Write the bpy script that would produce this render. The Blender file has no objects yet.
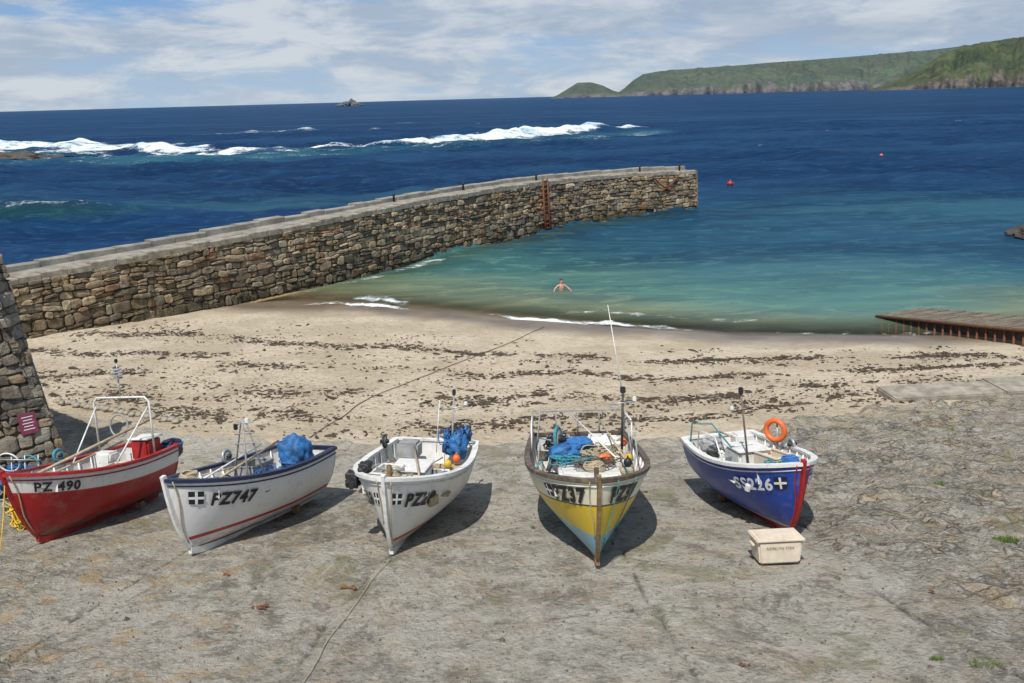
import bpy, bmesh, math, random
import numpy as np
from mathutils import Vector, Matrix, noise, Quaternion
random.seed(7); rng=np.random.default_rng(7)
C=bpy.context; D=bpy.data; scene=C.scene
scene.view_settings.view_transform='Standard'; scene.view_settings.look='None'; scene.view_settings.exposure=0

# ------------------------------------------------------------------ helpers
def link(o,parent=None):
    scene.collection.objects.link(o)
    if parent is not None: o.parent=parent
    return o
def empty(name,loc=(0,0,0)):
    e=D.objects.new(name,None); e.location=loc; e.empty_display_size=.2
    return link(e)
def mk(name,verts,faces,mat=None,smooth=False,parent=None):
    me=D.meshes.new(name); me.from_pydata([tuple(v) for v in verts],[],[tuple(f) for f in faces]); me.update()
    if mat: me.materials.append(mat)
    if smooth: me.polygons.foreach_set('use_smooth',[True]*len(me.polygons))
    return link(D.objects.new(name,me),parent)
def bm_obj(name,bm,mat,smooth=False,parent=None):
    me=D.meshes.new(name); bmesh.ops.recalc_face_normals(bm,faces=bm.faces[:]); bm.to_mesh(me); bm.free()
    if mat: me.materials.append(mat)
    if smooth: me.polygons.foreach_set('use_smooth',[True]*len(me.polygons))
    return link(D.objects.new(name,me),parent)
def grid_mesh(name,X,Y,Z,mat,attrs={},smooth=True,parent=None):
    n,m=X.shape
    co=np.stack([X,Y,Z],-1).reshape(-1,3).astype(np.float32)
    idx=np.arange(n*m).reshape(n,m)
    q=np.stack([idx[:-1,:-1],idx[:-1,1:],idx[1:,1:],idx[1:,:-1]],-1).reshape(-1,4)
    me=D.meshes.new(name)
    me.vertices.add(len(co)); me.vertices.foreach_set('co',co.ravel())
    me.loops.add(q.size); me.loops.foreach_set('vertex_index',q.ravel().astype(np.int32))
    me.polygons.add(len(q)); me.polygons.foreach_set('loop_start',np.arange(0,q.size,4,dtype=np.int32))
    me.polygons.foreach_set('loop_total',np.full(len(q),4,dtype=np.int32))
    me.update(calc_edges=True); me.validate()
    for k,a in attrs.items():
        if a.ndim==3:
            at=me.attributes.new(k,'FLOAT_COLOR','POINT'); c=np.ones((n*m,4),np.float32); c[:,:3]=a.reshape(-1,3); at.data.foreach_set('color',c.ravel())
        else:
            at=me.attributes.new(k,'FLOAT','POINT'); at.data.foreach_set('value',a.astype(np.float32).ravel())
    if smooth: me.polygons.foreach_set('use_smooth',[True]*len(me.polygons))
    me.materials.append(mat)
    return link(D.objects.new(name,me),parent)
def box(name,c,s,mat,parent=None,rot=(0,0,0),bev=.012,taper=1.0):
    bm=bmesh.new(); bmesh.ops.create_cube(bm,size=1)
    for v in bm.verts:
        k=taper if v.co.z<0 else 1
        v.co=Vector((v.co.x*s[0]*k,v.co.y*s[1]*k,v.co.z*s[2]))
    if bev>0: bmesh.ops.bevel(bm,geom=bm.edges[:],offset=min(bev,min(s)*.3),segments=2,affect='EDGES')
    o=bm_obj(name,bm,mat,False,parent); o.location=c; o.rotation_euler=rot; return o
def sweep(name,pts,r,mat,parent=None,seg=8,closed=False,rfun=None):
    pts=[Vector(p) for p in pts]; n=len(pts); V=[];F=[]
    up=None
    for i,p in enumerate(pts):
        if closed: t=(pts[(i+1)%n]-pts[i-1])
        else: t=(pts[min(i+1,n-1)]-pts[max(i-1,0)])
        t=t.normalized() if t.length>1e-9 else Vector((0,0,1))
        if up is None: up=Vector((0,0,1)) if abs(t.z)<.9 else Vector((1,0,0))
        a=t.cross(up)
        if a.length<1e-4: a=t.orthogonal()
        a.normalize(); b=a.cross(t).normalized(); up=b
        rr=r if rfun is None else rfun(i/(max(1,n-1)))
        for k in range(seg):
            g=2*math.pi*k/seg; V.append(p+a*math.cos(g)*rr+b*math.sin(g)*rr)
    for i in range(n if closed else n-1):
        j=(i+1)%n
        for k in range(seg):
            F.append((i*seg+k,i*seg+(k+1)%seg,j*seg+(k+1)%seg,j*seg+k))
    if not closed:
        F.append(tuple(range(seg))[::-1]); F.append(tuple((n-1)*seg+k for k in range(seg)))
    return mk(name,V,F,mat,True,parent)
def tube(name,a,b,r,mat,parent=None,r1=None,seg=10):
    return sweep(name,[a,b],r,mat,parent,seg,rfun=(None if r1 is None else (lambda t:r+(r1-r)*t)))
def ring(name,c,R,r,axis,mat,parent=None,seg=28,ts=10):
    ax=Vector(axis).normalized(); u=ax.orthogonal().normalized(); w=ax.cross(u)
    pts=[Vector(c)+u*R*math.cos(2*math.pi*i/seg)+w*R*math.sin(2*math.pi*i/seg) for i in range(seg)]
    return sweep(name,pts,r,mat,parent,ts,closed=True)
def blob(name,c,s,mat,parent=None,seed=0,amp=.15,power=1.0,freq=2.0,rot=0,sub=4,flat=None):
    bm=bmesh.new(); bmesh.ops.create_icosphere(bm,subdivisions=sub,radius=1)
    off=Vector((seed*3.17,seed*1.7,seed*5.1))
    for v in bm.verts:
        d=v.co.normalized(); m=max(abs(d.x),abs(d.y),abs(d.z))
        k=(1/m)**power if power>0 else 1
        n=noise.noise(d*freq+off)*amp+abs(noise.noise(d*freq*2.7+off))*amp*.8-abs(noise.noise(d*freq*5.3+off))*amp*.45
        p=d*(k*(1+n))
        v.co=Vector((p.x*s[0],p.y*s[1],p.z*s[2]))
        if flat is not None and v.co.z<flat*s[2]: v.co.z=flat*s[2]+ (v.co.z-flat*s[2])*.1
    o=bm_obj(name,bm,mat,True,parent); o.location=c; o.rotation_euler=(0,0,rot); return o

# ------------------------------------------------------------------ materials
def nt(name):
    m=D.materials.new(name); m.use_nodes=True; t=m.node_tree; b=t.nodes['Principled BSDF']; return m,t,b
def N(t,typ,**k):
    n=t.nodes.new(typ)
    for a,v in k.items(): setattr(n,a,v)
    return n
def L(t,a,b): t.links.new(a,b)
def math_(t,op,a,b=None,c=None,clamp=False):
    n=t.nodes.new('ShaderNodeMath'); n.operation=op; n.use_clamp=clamp
    for i,x in enumerate((a,b,c)):
        if x is None: continue
        if isinstance(x,(int,float)): n.inputs[i].default_value=x
        else: L(t,x,n.inputs[i])
    return n.outputs[0]
def mix(t,fac,a,b,mode='MIX'):
    n=t.nodes.new('ShaderNodeMix'); n.data_type='RGBA'; n.blend_type=mode
    for x,s in ((fac,n.inputs['Factor']),(a,n.inputs[6]),(b,n.inputs[7])):
        if isinstance(x,(int,float)): s.default_value=x
        elif isinstance(x,tuple): s.default_value=(*x[:3],1)
        else: L(t,x,s)
    return n.outputs[2]
def tc(t,scale=(1,1,1),kind='Object',rot=(0,0,0)):
    c=t.nodes.new('ShaderNodeTexCoord'); mp=t.nodes.new('ShaderNodeMapping'); mp.inputs['Scale'].default_value=scale; mp.inputs['Rotation'].default_value=rot
    L(t,c.outputs[kind],mp.inputs[0]); return mp.outputs[0]
def noi(t,vec,scale,detail=4,rough=.55,dist=0):
    n=N(t,'ShaderNodeTexNoise'); n.inputs['Scale'].default_value=scale; n.inputs['Detail'].default_value=detail
    n.inputs['Roughness'].default_value=rough; n.inputs['Distortion'].default_value=dist; L(t,vec,n.inputs['Vector']); return n.outputs['Fac']
def ss(t,x,lo,hi,a=0.,b=1.):
    n=N(t,'ShaderNodeMapRange'); n.interpolation_type='SMOOTHSTEP'
    n.inputs[1].default_value=lo;n.inputs[2].default_value=hi;n.inputs[3].default_value=a;n.inputs[4].default_value=b
    L(t,x,n.inputs[0]); return n.outputs[0]
def bump(t,b,h,strength=.5,dist=.02,prev=None):
    n=N(t,'ShaderNodeBump'); n.inputs['Strength'].default_value=strength; n.inputs['Distance'].default_value=dist
    L(t,h,n.inputs['Height'])
    if b is not None: L(t,n.outputs[0],b.inputs['Normal'])
    return n.outputs[0]
def attr(t,name,out='Fac'):
    a=N(t,'ShaderNodeAttribute'); a.attribute_name=name; return a.outputs[out]
def simple(name,col,rough=.5,var=.25,scale=6,bmp=.15,metal=0,dirt=None,bs=.01):
    m,t,b=nt(name); v=tc(t)
    n=noi(t,v,scale,5,.6)
    c=mix(t,ss(t,n,.3,.7),tuple(x*(1-var) for x in col),tuple(min(1,x*(1+var*.5)) for x in col))
    if dirt: c=mix(t,ss(t,noi(t,v,scale*.6,6,.7,.5),.5,.72,0,.85),c,dirt)
    L(t,c,b.inputs['Base Color']); b.inputs['Roughness'].default_value=rough; b.inputs['Metallic'].default_value=metal
    if bmp: bump(t,b,noi(t,v,scale*3,5),bmp,bs)
    return m
WHITE=(.72,.72,.69)
m_white=simple('white_paint',WHITE,.45,.14,5,.05,dirt=(.42,.38,.32))
m_grey=simple('grey_paint',(.30,.31,.31),.6,.3,6)
m_floor=simple('deck_grey',(.42,.42,.40),.7,.3,4,dirt=(.2,.17,.13))
m_black=simple('black_rubber',(.02,.02,.022),.55,.3)
m_navy=simple('navy_paint',(.015,.022,.06),.45,.3)
m_brown=simple('brown_rail',(.10,.07,.05),.6,.4,6,.1,dirt=(.25,.2,.15))
m_redp=simple('red_paint',(.36,.02,.02),.45,.3)
m_wood=simple('weathered_wood',(.22,.14,.07),.75,.4,9,.3)
m_wood2=simple('pale_wood',(.42,.33,.22),.75,.35,9,.3)
m_steel=simple('galvanised_steel',(.42,.43,.44),.45,.25,8,.05,.5)
m_rust=simple('rusty_iron',(.16,.06,.025),.85,.5,12,.4)
m_tarp=simple('blue_tarpaulin',(.025,.13,.34),.6,.5,5,.5,bs=.03)
m_bluer=simple('blue_rope',(.03,.15,.42),.8,.3,20,.4)
m_teal=simple('teal_net',(.05,.27,.33),.85,.4,30,.6)
m_orange=simple('orange_plastic',(.72,.14,.03),.45,.2)
m_yellowp=simple('yellow_plastic',(.65,.42,.03),.5,.25)
m_rope=simple('rope',(.42,.36,.24),.9,.3,40,.5)
m_ropeg=simple('green_rope',(.08,.26,.18),.9,.3,40,.5)
m_cream=simple('cream_plastic',(.68,.59,.47),.5,.12,5,.04,dirt=(.52,.44,.34))
m_skin=simple('skin',(.55,.30,.21),.5,.1,5,0)
m_hair=simple('hair',(.05,.03,.02),.7,.3)
m_text_blk=simple('black_lettering',(.015,.015,.018),.5,.2,8,0)
m_text_wht=simple('white_lettering',(.78,.8,.82),.5,.1,8,0)

def hull_mat(name,base,bands):
    m,t,b=nt(name); v=tc(t)
    z=attr(t,'hz'); hs=attr(t,'hs'); c=base
    for (src,lo,hi,col) in bands:
        a=z if src=='z' else hs
        msk=math_(t,'MULTIPLY',math_(t,'GREATER_THAN',a,lo),math_(t,'LESS_THAN',a,hi))
        c=mix(t,msk,c,col)
    vs=tc(t,(1.2,1.2,6))
    grime=ss(t,noi(t,v,3.5,8,.68,.3),.5,.8,0,.42)
    c=mix(t,grime,c,(.30,.27,.22))
    low=math_(t,'MULTIPLY',ss(t,z,.42,.0),ss(t,noi(t,vs,4,6,.7),.4,.6,0,.65))
    c=mix(t,low,c,(.24,.21,.17))
    scr=math_(t,'MULTIPLY',ss(t,noi(t,tc(t,(1,1,9)),7,6,.75),.60,.66,0,.5),ss(t,z,.9,.2,.2,1))
    c=mix(t,scr,c,(.16,.14,.12))
    st=math_(t,'MULTIPLY',ss(t,noi(t,tc(t,(14,14,1.0)),1,5,.6),.56,.70),ss(t,hs,.65,.05,0,.38))
    c=mix(t,st,c,(.26,.16,.09))
    L(t,c,b.inputs['Base Color']); b.inputs['Roughness'].default_value=.36
    bump(t,b,noi(t,v,5,4),.25,.02)
    return m

# ------------------------------------------------------------------ terrain functions
YB=np.array([(-30,30),(-14,28),(-8.5,25),(-2,23.7),(3.3,23.4),(6,24.3),(10.2,26),(16,27.2),(60,31)],float)
YW=np.array([(-24,53),(-14,49.5),(-7,47.6),(2,43),(10,39.6),(16,38.8),(60,38)],float)
def slipz(y): return np.where(y<24,1.3+(24-y)*.127,1.3+(24-y)*.04)
def yb(x): return np.interp(x,YB[:,0],YB[:,1])
def yw(x): return np.interp(x,YW[:,0],YW[:,1])
def sz(y): return float(slipz(np.float64(y)))
PIER=[(-29.5,29),(-25.2,35),(-21,40.5),(-17.3,45.1),(-13.9,49.7),(-10.9,53.9),(-7,59.8),(-2.1,67.4),(4.05,75.2),(11.25,81.4),(16.6,84.0)]
PA=np.array(PIER)
def pierx(y): return np.interp(y,PA[:,1],PA[:,0])
def beachz(X,Y):
    e=yb(X); w=yw(X); z0=slipz(e)
    z=z0*(w-Y)/(w-e); z=np.where(z<0,np.maximum(z*2.2,-4.5),z)
    z=np.where(Y<e,slipz(Y)-.25*np.clip((e-Y)*2,0,1),z)
    out=np.clip((pierx(Y)-1.0-X)/2,0,1)*(Y>29)
    z=z*(1-out)+(-4)*out
    return z
def bz(x,y): return float(beachz(np.float64(x),np.float64(y)))
def vnoise(X,Y,s,seed=0):
    f=noise.noise
    return np.array([f(Vector((a*s,b*s,seed))) for a,b in zip(X.ravel(),Y.ravel())]).reshape(X.shape)

# ------------------------------------------------------------------ sand
m,t,b=nt('sand'); v=tc(t)
wet=attr(t,'wet'); n1=noi(t,v,.35,6,.6); n2=noi(t,v,3,6,.65)
dry=mix(t,ss(t,n1,.40,.60),(.42,.35,.25),(.53,.455,.34))
dry=mix(t,ss(t,n2,.45,.65,0,.5),dry,(.33,.27,.185))
speck=ss(t,noi(t,v,8,5,.75),.55,.63)
band=attr(t,'weed')
dry=mix(t,math_(t,'MULTIPLY',speck,band,clamp=True),dry,(.09,.06,.04))
wc=mix(t,ss(t,n1,.35,.7),(.14,.105,.075),(.22,.175,.125))
col=mix(t,wet,dry,wc)
L(t,col,b.inputs['Base Color'])
L(t,ss(t,wet,0,1,.95,.38),b.inputs['Roughness'])
vo=N(t,'ShaderNodeTexVoronoi'); vo.inputs['Scale'].default_value=2.6; L(t,v,vo.inputs['Vector'])
h=math_(t,'ADD',math_(t,'MULTIPLY',ss(t,vo.outputs['Distance'],0,.35),.8),noi(t,v,6,6,.7))
h=math_(t,'MULTIPLY',h,ss(t,wet,0,1,1,.10))
bump(t,b,h,1.0,.09)
m_sand=m
xs=np.linspace(-75,75,620); ys=np.concatenate([np.linspace(0,23,30),np.linspace(23.2,58,360),np.linspace(59,125,40)])
X,Y=np.meshgrid(xs,ys); Z=beachz(X,Y)
ln=vnoise(X,Y,.25,3)
Z=Z+ln*.06*np.clip((Y-22)/3,0,1)+vnoise(X,Y,1.6,9)*.03*((Y>22)&(Z>0.12))
ds=Y-yw(X)+ln*1.4
wetA=np.clip((ds+3.4)/2.4,0,1)
f=(Y-yb(X))/(yw(X)-yb(X))
weed=np.clip(1.1*np.exp(-((f-.20-ln*.12)/.18)**2)+.8*np.exp(-((f-.56-ln*.1)/.05)**2)+.15,0,1)*(wetA<.7)
grid_mesh('sand_beach',X,Y,Z,m_sand,{'wet':wetA,'weed':weed})

# ------------------------------------------------------------------ slipway
m,t,b=nt('slipway_concrete'); v=tc(t)
st=attr(t,'stone'); pale=attr(t,'pale')
nA=noi(t,v,.30,7,.62,.4); nB=noi(t,v,1.5,9,.70,.3); nC=noi(t,v,13,5,.70); nD=noi(t,v,45,3,.7); nE=noi(t,v,4.5,8,.70,.4)
c=mix(t,ss(t,nA,.40,.60),(.31,.285,.235),(.42,.39,.33))
wv0=N(t,'ShaderNodeVectorMath',operation='ADD'); nz0=N(t,'ShaderNodeTexNoise'); nz0.inputs['Scale'].default_value=.7; L(t,v,nz0.inputs['Vector']); L(t,tc(t,(1,.6,1),rot=(0,0,.3)),wv0.inputs[0]); L(t,nz0.outputs['Color'],wv0.inputs[1])
vp=N(t,'ShaderNodeTexVoronoi'); vp.inputs['Scale'].default_value=.42; L(t,wv0.outputs[0],vp.inputs['Vector'])
sp0=N(t,'ShaderNodeSeparateColor'); L(t,vp.outputs['Color'],sp0.inputs[0])
c=mix(t,ss(t,sp0.outputs[0],.2,1,0,.6),c,(.50,.47,.40)); c=mix(t,ss(t,sp0.outputs[1],.5,1,0,.55),c,(.22,.20,.165))
c=mix(t,ss(t,nB,.50,.58,0,.7),c,(.50,.47,.40))
c=mix(t,ss(t,nB,.47,.39,0,.65),c,(.20,.18,.145))
c=mix(t,ss(t,noi(t,v,.8,9,.72,1.2),.53,.60,0,.7),c,(.17,.155,.12))
c=mix(t,math_(t,'MULTIPLY',pale,ss(t,nB,.38,.54,.35,.95)),c,(.52,.495,.43))
c=mix(t,ss(t,nE,.54,.62,0,.45),c,(.17,.15,.12)); c=mix(t,ss(t,nE,.47,.39,0,.5),c,(.54,.51,.445))
c=mix(t,ss(t,nC,.56,.64,0,.6),c,(.10,.09,.07))
c=mix(t,ss(t,nC,.44,.36,0,.6),c,(.60,.57,.50))
wv=N(t,'ShaderNodeVectorMath',operation='ADD'); nz=N(t,'ShaderNodeTexNoise'); nz.inputs['Scale'].default_value=2.4; nz.inputs['Detail'].default_value=4; L(t,v,nz.inputs['Vector'])
vs_=N(t,'ShaderNodeVectorMath',operation='SCALE'); vs_.inputs['Scale'].default_value=.9; L(t,nz.outputs['Color'],vs_.inputs[0])
mp=tc(t,(1,1.7,1)); L(t,mp,wv.inputs[0]); L(t,vs_.outputs[0],wv.inputs[1])
vd=N(t,'ShaderNodeTexVoronoi',feature='DISTANCE_TO_EDGE'); vd.inputs['Scale'].default_value=2.3; L(t,wv.outputs[0],vd.inputs['Vector'])
vc=N(t,'ShaderNodeTexVoronoi'); vc.inputs['Scale'].default_value=2.3; L(t,wv.outputs[0],vc.inputs['Vector'])
sep=N(t,'ShaderNodeSeparateColor'); L(t,vc.outputs['Color'],sep.inputs[0])
edge=ss(t,vd.outputs['Distance'],.0,.12)
stc=mix(t,sep.outputs[0],(.21,.20,.17),(.40,.37,.315))
stc=mix(t,ss(t,sep.outputs[1],.78,.84,0,.7),stc,(.40,.30,.18))
stc=mix(t,ss(t,nB,.51,.58,0,.5),stc,(.14,.135,.11)); stc=mix(t,ss(t,nB,.47,.40,0,.5),stc,(.42,.39,.335))
stc=mix(t,ss(t,nE,.53,.61,0,.6),stc,(.12,.115,.095)); stc=mix(t,ss(t,nE,.47,.39,0,.65),stc,(.50,.47,.405))
stc=mix(t,ss(t,nC,.55,.62,0,.7),stc,(.075,.07,.055))
stc=mix(t,ss(t,nC,.45,.37,0,.6),stc,(.56,.53,.465))
crk=ss(t,noi(t,v,1.1,6,.7),.45,.56,0,1)
stmask=math_(t,'MULTIPLY',st,ss(t,crk,0,1,.5,.9))
c=mix(t,stmask,c,stc)
dark=math_(t,'MULTIPLY',math_(t,'SUBTRACT',1,edge),math_(t,'MULTIPLY',st,crk))
c=mix(t,math_(t,'MULTIPLY',dark,.7),c,(.075,.068,.052))
c=mix(t,math_(t,'MULTIPLY',ss(t,noi(t,v,.55,8,.72,.8),.55,.62),.5),c,(.21,.20,.10))
c=mix(t,math_(t,'MULTIPLY',attr(t,'tan'),ss(t,noi(t,v,1.3,8,.75),.5,.60,0,.7)),c,(.44,.31,.17))
c=mix(t,math_(t,'MULTIPLY',attr(t,'joint'),ss(t,nE,.42,.56,.1,.8)),c,(.07,.062,.05))
c=mix(t,math_(t,'MULTIPLY',attr(t,'drift'),ss(t,nE,.42,.55,.2,1)),c,(.48,.41,.30))
L(t,c,b.inputs['Base Color']); b.inputs['Roughness'].default_value=.94; b.inputs['Specular IOR Level'].default_value=.25
hh=math_(t,'ADD',math_(t,'MULTIPLY',nB,.9),math_(t,'MULTIPLY',nC,.6)); hh=math_(t,'ADD',hh,math_(t,'MULTIPLY',nE,.9))
hh=math_(t,'ADD',hh,math_(t,'MULTIPLY',math_(t,'MULTIPLY',edge,stmask),.45))
hh=math_(t,'ADD',hh,math_(t,'MULTIPLY',nD,.14))
bump(t,b,hh,1.0,.14)
m_slip=m
xs=np.concatenate([np.linspace(-45,-13.3,60),np.linspace(-13.2,13.2,720),np.linspace(13.3,50,70)]); u=np.linspace(0,1,430)
X=np.repeat(xs[None,:],len(u),0)
edge_y=yb(xs)+np.array([noise.noise(Vector((a*.7,3,1)))*.5+noise.noise(Vector((a*2.5,7,1)))*.18 for a in xs])
Y=3+(edge_y[None,:]-3)*(u[:,None])
Z=slipz(Y).copy()
ln=vnoise(X,Y,.35,5); mn=vnoise(X,Y,1.6,2); hn=vnoise(X,Y,4.5,12); vn=vnoise(X,Y,11,4)
stone=np.clip((X-4.2-(20-Y)*.12+ln*2)/2.5,0,1)+np.clip((-4.5-X-(Y-11)*.9+ln*2.5)/2,0,1)
stone=np.clip(stone,0,1)
tan_=np.clip((-3.0-X+ln*3)/3,0,1)*np.clip((18-Y)/4,0,1)+.30
pale=np.clip(1-np.abs(X+8)/4.5,0,1)*np.clip((Y-19.0)/1.5,0,1)*1.4+.8*np.exp(-((X-.3-(Y-10)*.1)/2.0)**2)*(.5+mn)
Z+=ln*.05+mn*(.018+.05*stone)+hn*(.010+.036*stone)+vn*(.005+.014*stone)
Z+=stone*.045*np.clip((vnoise(X,Y*1.6,.9,21))*7,-1,1)
joint=np.zeros_like(X)
for (x0,k) in ((-2.6,.13),(1.9,-.05),(5.6,-.12),(-6.5,.22)):
    d=np.abs(X-(x0+(Y-14)*k)-ln*.25-mn*.10); g_=np.exp(-(d/.035)**2)*np.clip(mn*3+.8,0,1); Z-=.03*g_; joint=np.maximum(joint,g_)
for (y0,k) in ((12.6,.05),(21.5,-.04)):
    d=np.abs(Y-(y0+X*k)-ln*.25-mn*.1); g_=np.exp(-(d/.04)**2)*np.clip(mn*3+.5,0,1)*(np.abs(X)<7); Z-=.02*g_; joint=np.maximum(joint,g_*.7)
dist_e=edge_y[None,:]-Y
Z+=.10*np.clip(1-dist_e/.7,0,1)*np.clip(.7+mn,0,1)*(dist_e>=0)
drift=np.clip((1.3-dist_e+ln*1.6+mn*.6)/.9,0,1)*np.clip(.25+mn*1.2,0,1)
Z[-1]-=.45; Z[-2]-=.04
grid_mesh('slipway',X,Y,Z,m_slip,{'stone':stone,'pale':np.clip(pale,0,1),'tan':np.clip(tan_,0,1),'joint':joint,'drift':drift})

# ------------------------------------------------------------------ sea
m=D.materials.new('sea_water'); m.use_nodes=True; t=m.node_tree; t.nodes.clear(); v=tc(t)
outn=N(t,'ShaderNodeOutputMaterial')
colr=attr(t,'wcol','Color'); foam=attr(t,'foam'); al=attr(t,'alpha'); chop=attr(t,'chop')
va=tc(t,(.5,1.0,1)) 
n1=noi(t,va,.9,6,.65,.3); n2=noi(t,va,.14,7,.65); n3=noi(t,tc(t,(.2,1,1)),.035,7,.7)
dk=mix(t,1.,colr,(.50,.56,.62),'MULTIPLY'); lt=mix(t,1.,colr,(2.5,1.75,1.35),'MULTIPLY')
c=mix(t,ss(t,n2,.42,.58,0,.7),colr,dk)
c=mix(t,ss(t,n3,.47,.60,0,.6),c,lt)
c=mix(t,ss(t,n3,.47,.38,0,.6),c,dk)
c=mix(t,ss(t,n1,.50,.62,0,.55),c,lt)
fn=noi(t,v,1.3,9,.75,.5); fn2=noi(t,tc(t,(.45,1,1)),.22,9,.78,.5)
fm=math_(t,'ADD',foam,math_(t,'MULTIPLY',math_(t,'SUBTRACT',math_(t,'ADD',math_(t,'MULTIPLY',fn,.4),math_(t,'MULTIPLY',fn2,.6)),.5),4.6))
fmask=math_(t,'MULTIPLY',ss(t,fm,.35,.95),ss(t,foam,0.02,.15))
wc1=noi(t,tc(t,(.30,1,1)),.17,9,.78,.5)
caps=math_(t,'MULTIPLY',ss(t,wc1,.645,.68),attr(t,'caps'))
fmask=math_(t,'MAXIMUM',fmask,math_(t,'MULTIPLY',caps,.6))
fcol=mix(t,ss(t,fn2,.38,.56),(.30,.46,.54),(.76,.80,.81))
c=mix(t,fmask,c,fcol)
hb=math_(t,'ADD',math_(t,'MULTIPLY',noi(t,tc(t,(.6,1.2,1)),1.8,5,.65,.4),.55),math_(t,'MULTIPLY',noi(t,va,.45,6,.65,.2),1.6))
hb=math_(t,'ADD',hb,math_(t,'MULTIPLY',noi(t,tc(t,(.4,1,1)),.10,6,.65,.2),3.0))
bn=N(t,'ShaderNodeBump'); bn.inputs['Distance'].default_value=.7; L(t,chop,bn.inputs['Strength']); L(t,hb,bn.inputs['Height'])
df=N(t,'ShaderNodeBsdfDiffuse'); L(t,c,df.inputs[0]); L(t,bn.outputs[0],df.inputs['Normal'])
gs=N(t,'ShaderNodeBsdfGlossy'); gs.inputs['Roughness'].default_value=.16; gs.inputs[0].default_value=(.65,.82,1,1); L(t,bn.outputs[0],gs.inputs['Normal'])
fr=N(t,'ShaderNodeFresnel'); fr.inputs['IOR'].default_value=1.33; L(t,bn.outputs[0],fr.inputs['Normal'])
gf=math_(t,'MULTIPLY',math_(t,'MINIMUM',math_(t,'MULTIPLY',fr.outputs[0],.42),.16),math_(t,'SUBTRACT',1,fmask))
ms=N(t,'ShaderNodeMixShader'); L(t,gf,ms.inputs[0]); L(t,df.outputs[0],ms.inputs[1]); L(t,gs.outputs[0],ms.inputs[2])
tr=N(t,'ShaderNodeBsdfTransparent'); ms2=N(t,'ShaderNodeMixShader'); L(t,math_(t,'MAXIMUM',al,fmask),ms2.inputs[0]); L(t,tr.outputs[0],ms2.inputs[1]); L(t,ms.outputs[0],ms2.inputs[2])
L(t,ms2.outputs[0],outn.inputs[0])
m_sea=m
r=np.concatenate([36*np.exp(np.linspace(0,math.log(320/36.),800)),320*np.exp(np.linspace(.01,math.log(40000/320.),160))])
ta=np.linspace(-1.05,1.05,520)
X=r[:,None]*ta[None,:]; Y=np.repeat(r[:,None],len(ta),1)
ds=Y-yw(X); px=pierx(Y)
inn=np.clip((X-px)/1.0,0,1)*np.clip((92-Y)/8,0,1)
amp=np.clip((Y-40)/75,.05,1.15)*np.where(X<px,1,.75)
amp=np.where((X<px)&(Y<90),.85,amp)
spacing=r*0.0; spacing[1:]=np.diff(r); spacing[0]=spacing[1]; sp=spacing[:,None]
Z=np.zeros_like(X)
for i in range(30):
    lam=1.0*1.19**i if i<18 else 6+ (i-18)*3.2
    th=math.radians(rng.normal(-100,34)); kx,ky=math.cos(th)*2*math.pi/lam,math.sin(th)*2*math.pi/lam
    A=.0115*lam**.82*np.clip(lam/sp/3-.5,0,1)
    ph=rng.uniform(0,6.28)
    p=kx*X+ky*Y+ph+1.2*np.sin(X*.11/lam**.5+i)+.9*np.sin(Y*.07+i*2)
    Z+=A*(np.exp(np.sin(p)-1)*2-.93)*amp
Z*=np.clip(1-(Y-300)/600,0,1)
foamA=np.zeros_like(X)
sub=(r>150)&(r<420)
n_lo=np.zeros_like(X); n_hi=np.zeros_like(X); n_vh=np.zeros_like(X)
n_lo[sub]=vnoise(X[sub],Y[sub],.03,4); n_hi[sub]=vnoise(X[sub],Y[sub],.12,6); n_vh[sub]=vnoise(X[sub]*.6,Y[sub],.45,8)
def ridge(P,th_,H,fo,Z,foamA,back=1.0):
    P=np.array(P,float); yc=np.interp(X,P[:,0],P[:,1])+n_lo*12+n_hi*4; w=np.abs(np.interp(X,P[:,0],P[:,2])*(1+n_hi*1.0))
    on=((X>P[0,0])&(X<P[-1,0])).astype(float)
    d=(Y-yc)
    k=np.clip(w/ max(P[:,2]),0,1)**.6
    prof=np.where(d<0,np.exp(-(d/(th_*.30))**2),np.exp(-(d/(th_*back))**2))*(1+n_hi*.7+n_vh*.5)
    Z=Z+H*k*prof*on
    fo_=(fo+n_vh*.5)*np.where(d<0,np.exp(-(d/(w*.35+.01))**2),np.exp(-(d/(w+.01))**2))*on*np.clip(k*1.6,0,1)
    return Z,np.maximum(foamA,fo_)
Z,foamA=ridge([(-240,330,12),(-170,292,22),(-125,262,26),(-99,243,22),(-80,226,15),(-70,220,9),(-62,216,1)],14,1.4,.95,Z,foamA)
Z,foamA=ridge([(-170,250,2),(-130,236,8),(-100,222,9),(-84,214,5),(-60,206,1)],8,.6,.6,Z,foamA)
Z,foamA=ridge([(-84,208,1),(-66,204,6),(-50,212,8),(-38,224,5),(-34,226,3)],9,.8,.8,Z,foamA)
Z,foamA=ridge([(-42,222,1),(-34,228,5),(-18,238,12),(0,256,24),(12,268,26),(24,279,16),(34,287,8),(46,296,1)],13,1.8,1.1,Z,foamA)
Z,foamA=ridge([(-120,345,1),(-90,345,8),(-62,340,8),(-40,338,1)],14,1.0,.5,Z,foamA)
foamA=np.maximum(foamA,.30*np.exp(-((Y-np.interp(X,[-150,-66,0,40],[245,190,225,262]))/12)**2)*(X<42)*(X>-220))
P=np.array([(-70,104),(-48,93),(-38,94),(-30,97)]); yc=np.interp(X,P[:,0],P[:,1]); d=Y-yc
k=np.clip((-30-X)/12,0,1); sw=k*np.where(d<0,np.exp(-(d/2.2)**2),np.exp(-(d/6)**2)); Z+=1.25*sw
face=k*np.exp(-((d+1.4)/1.8)**2)
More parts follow.
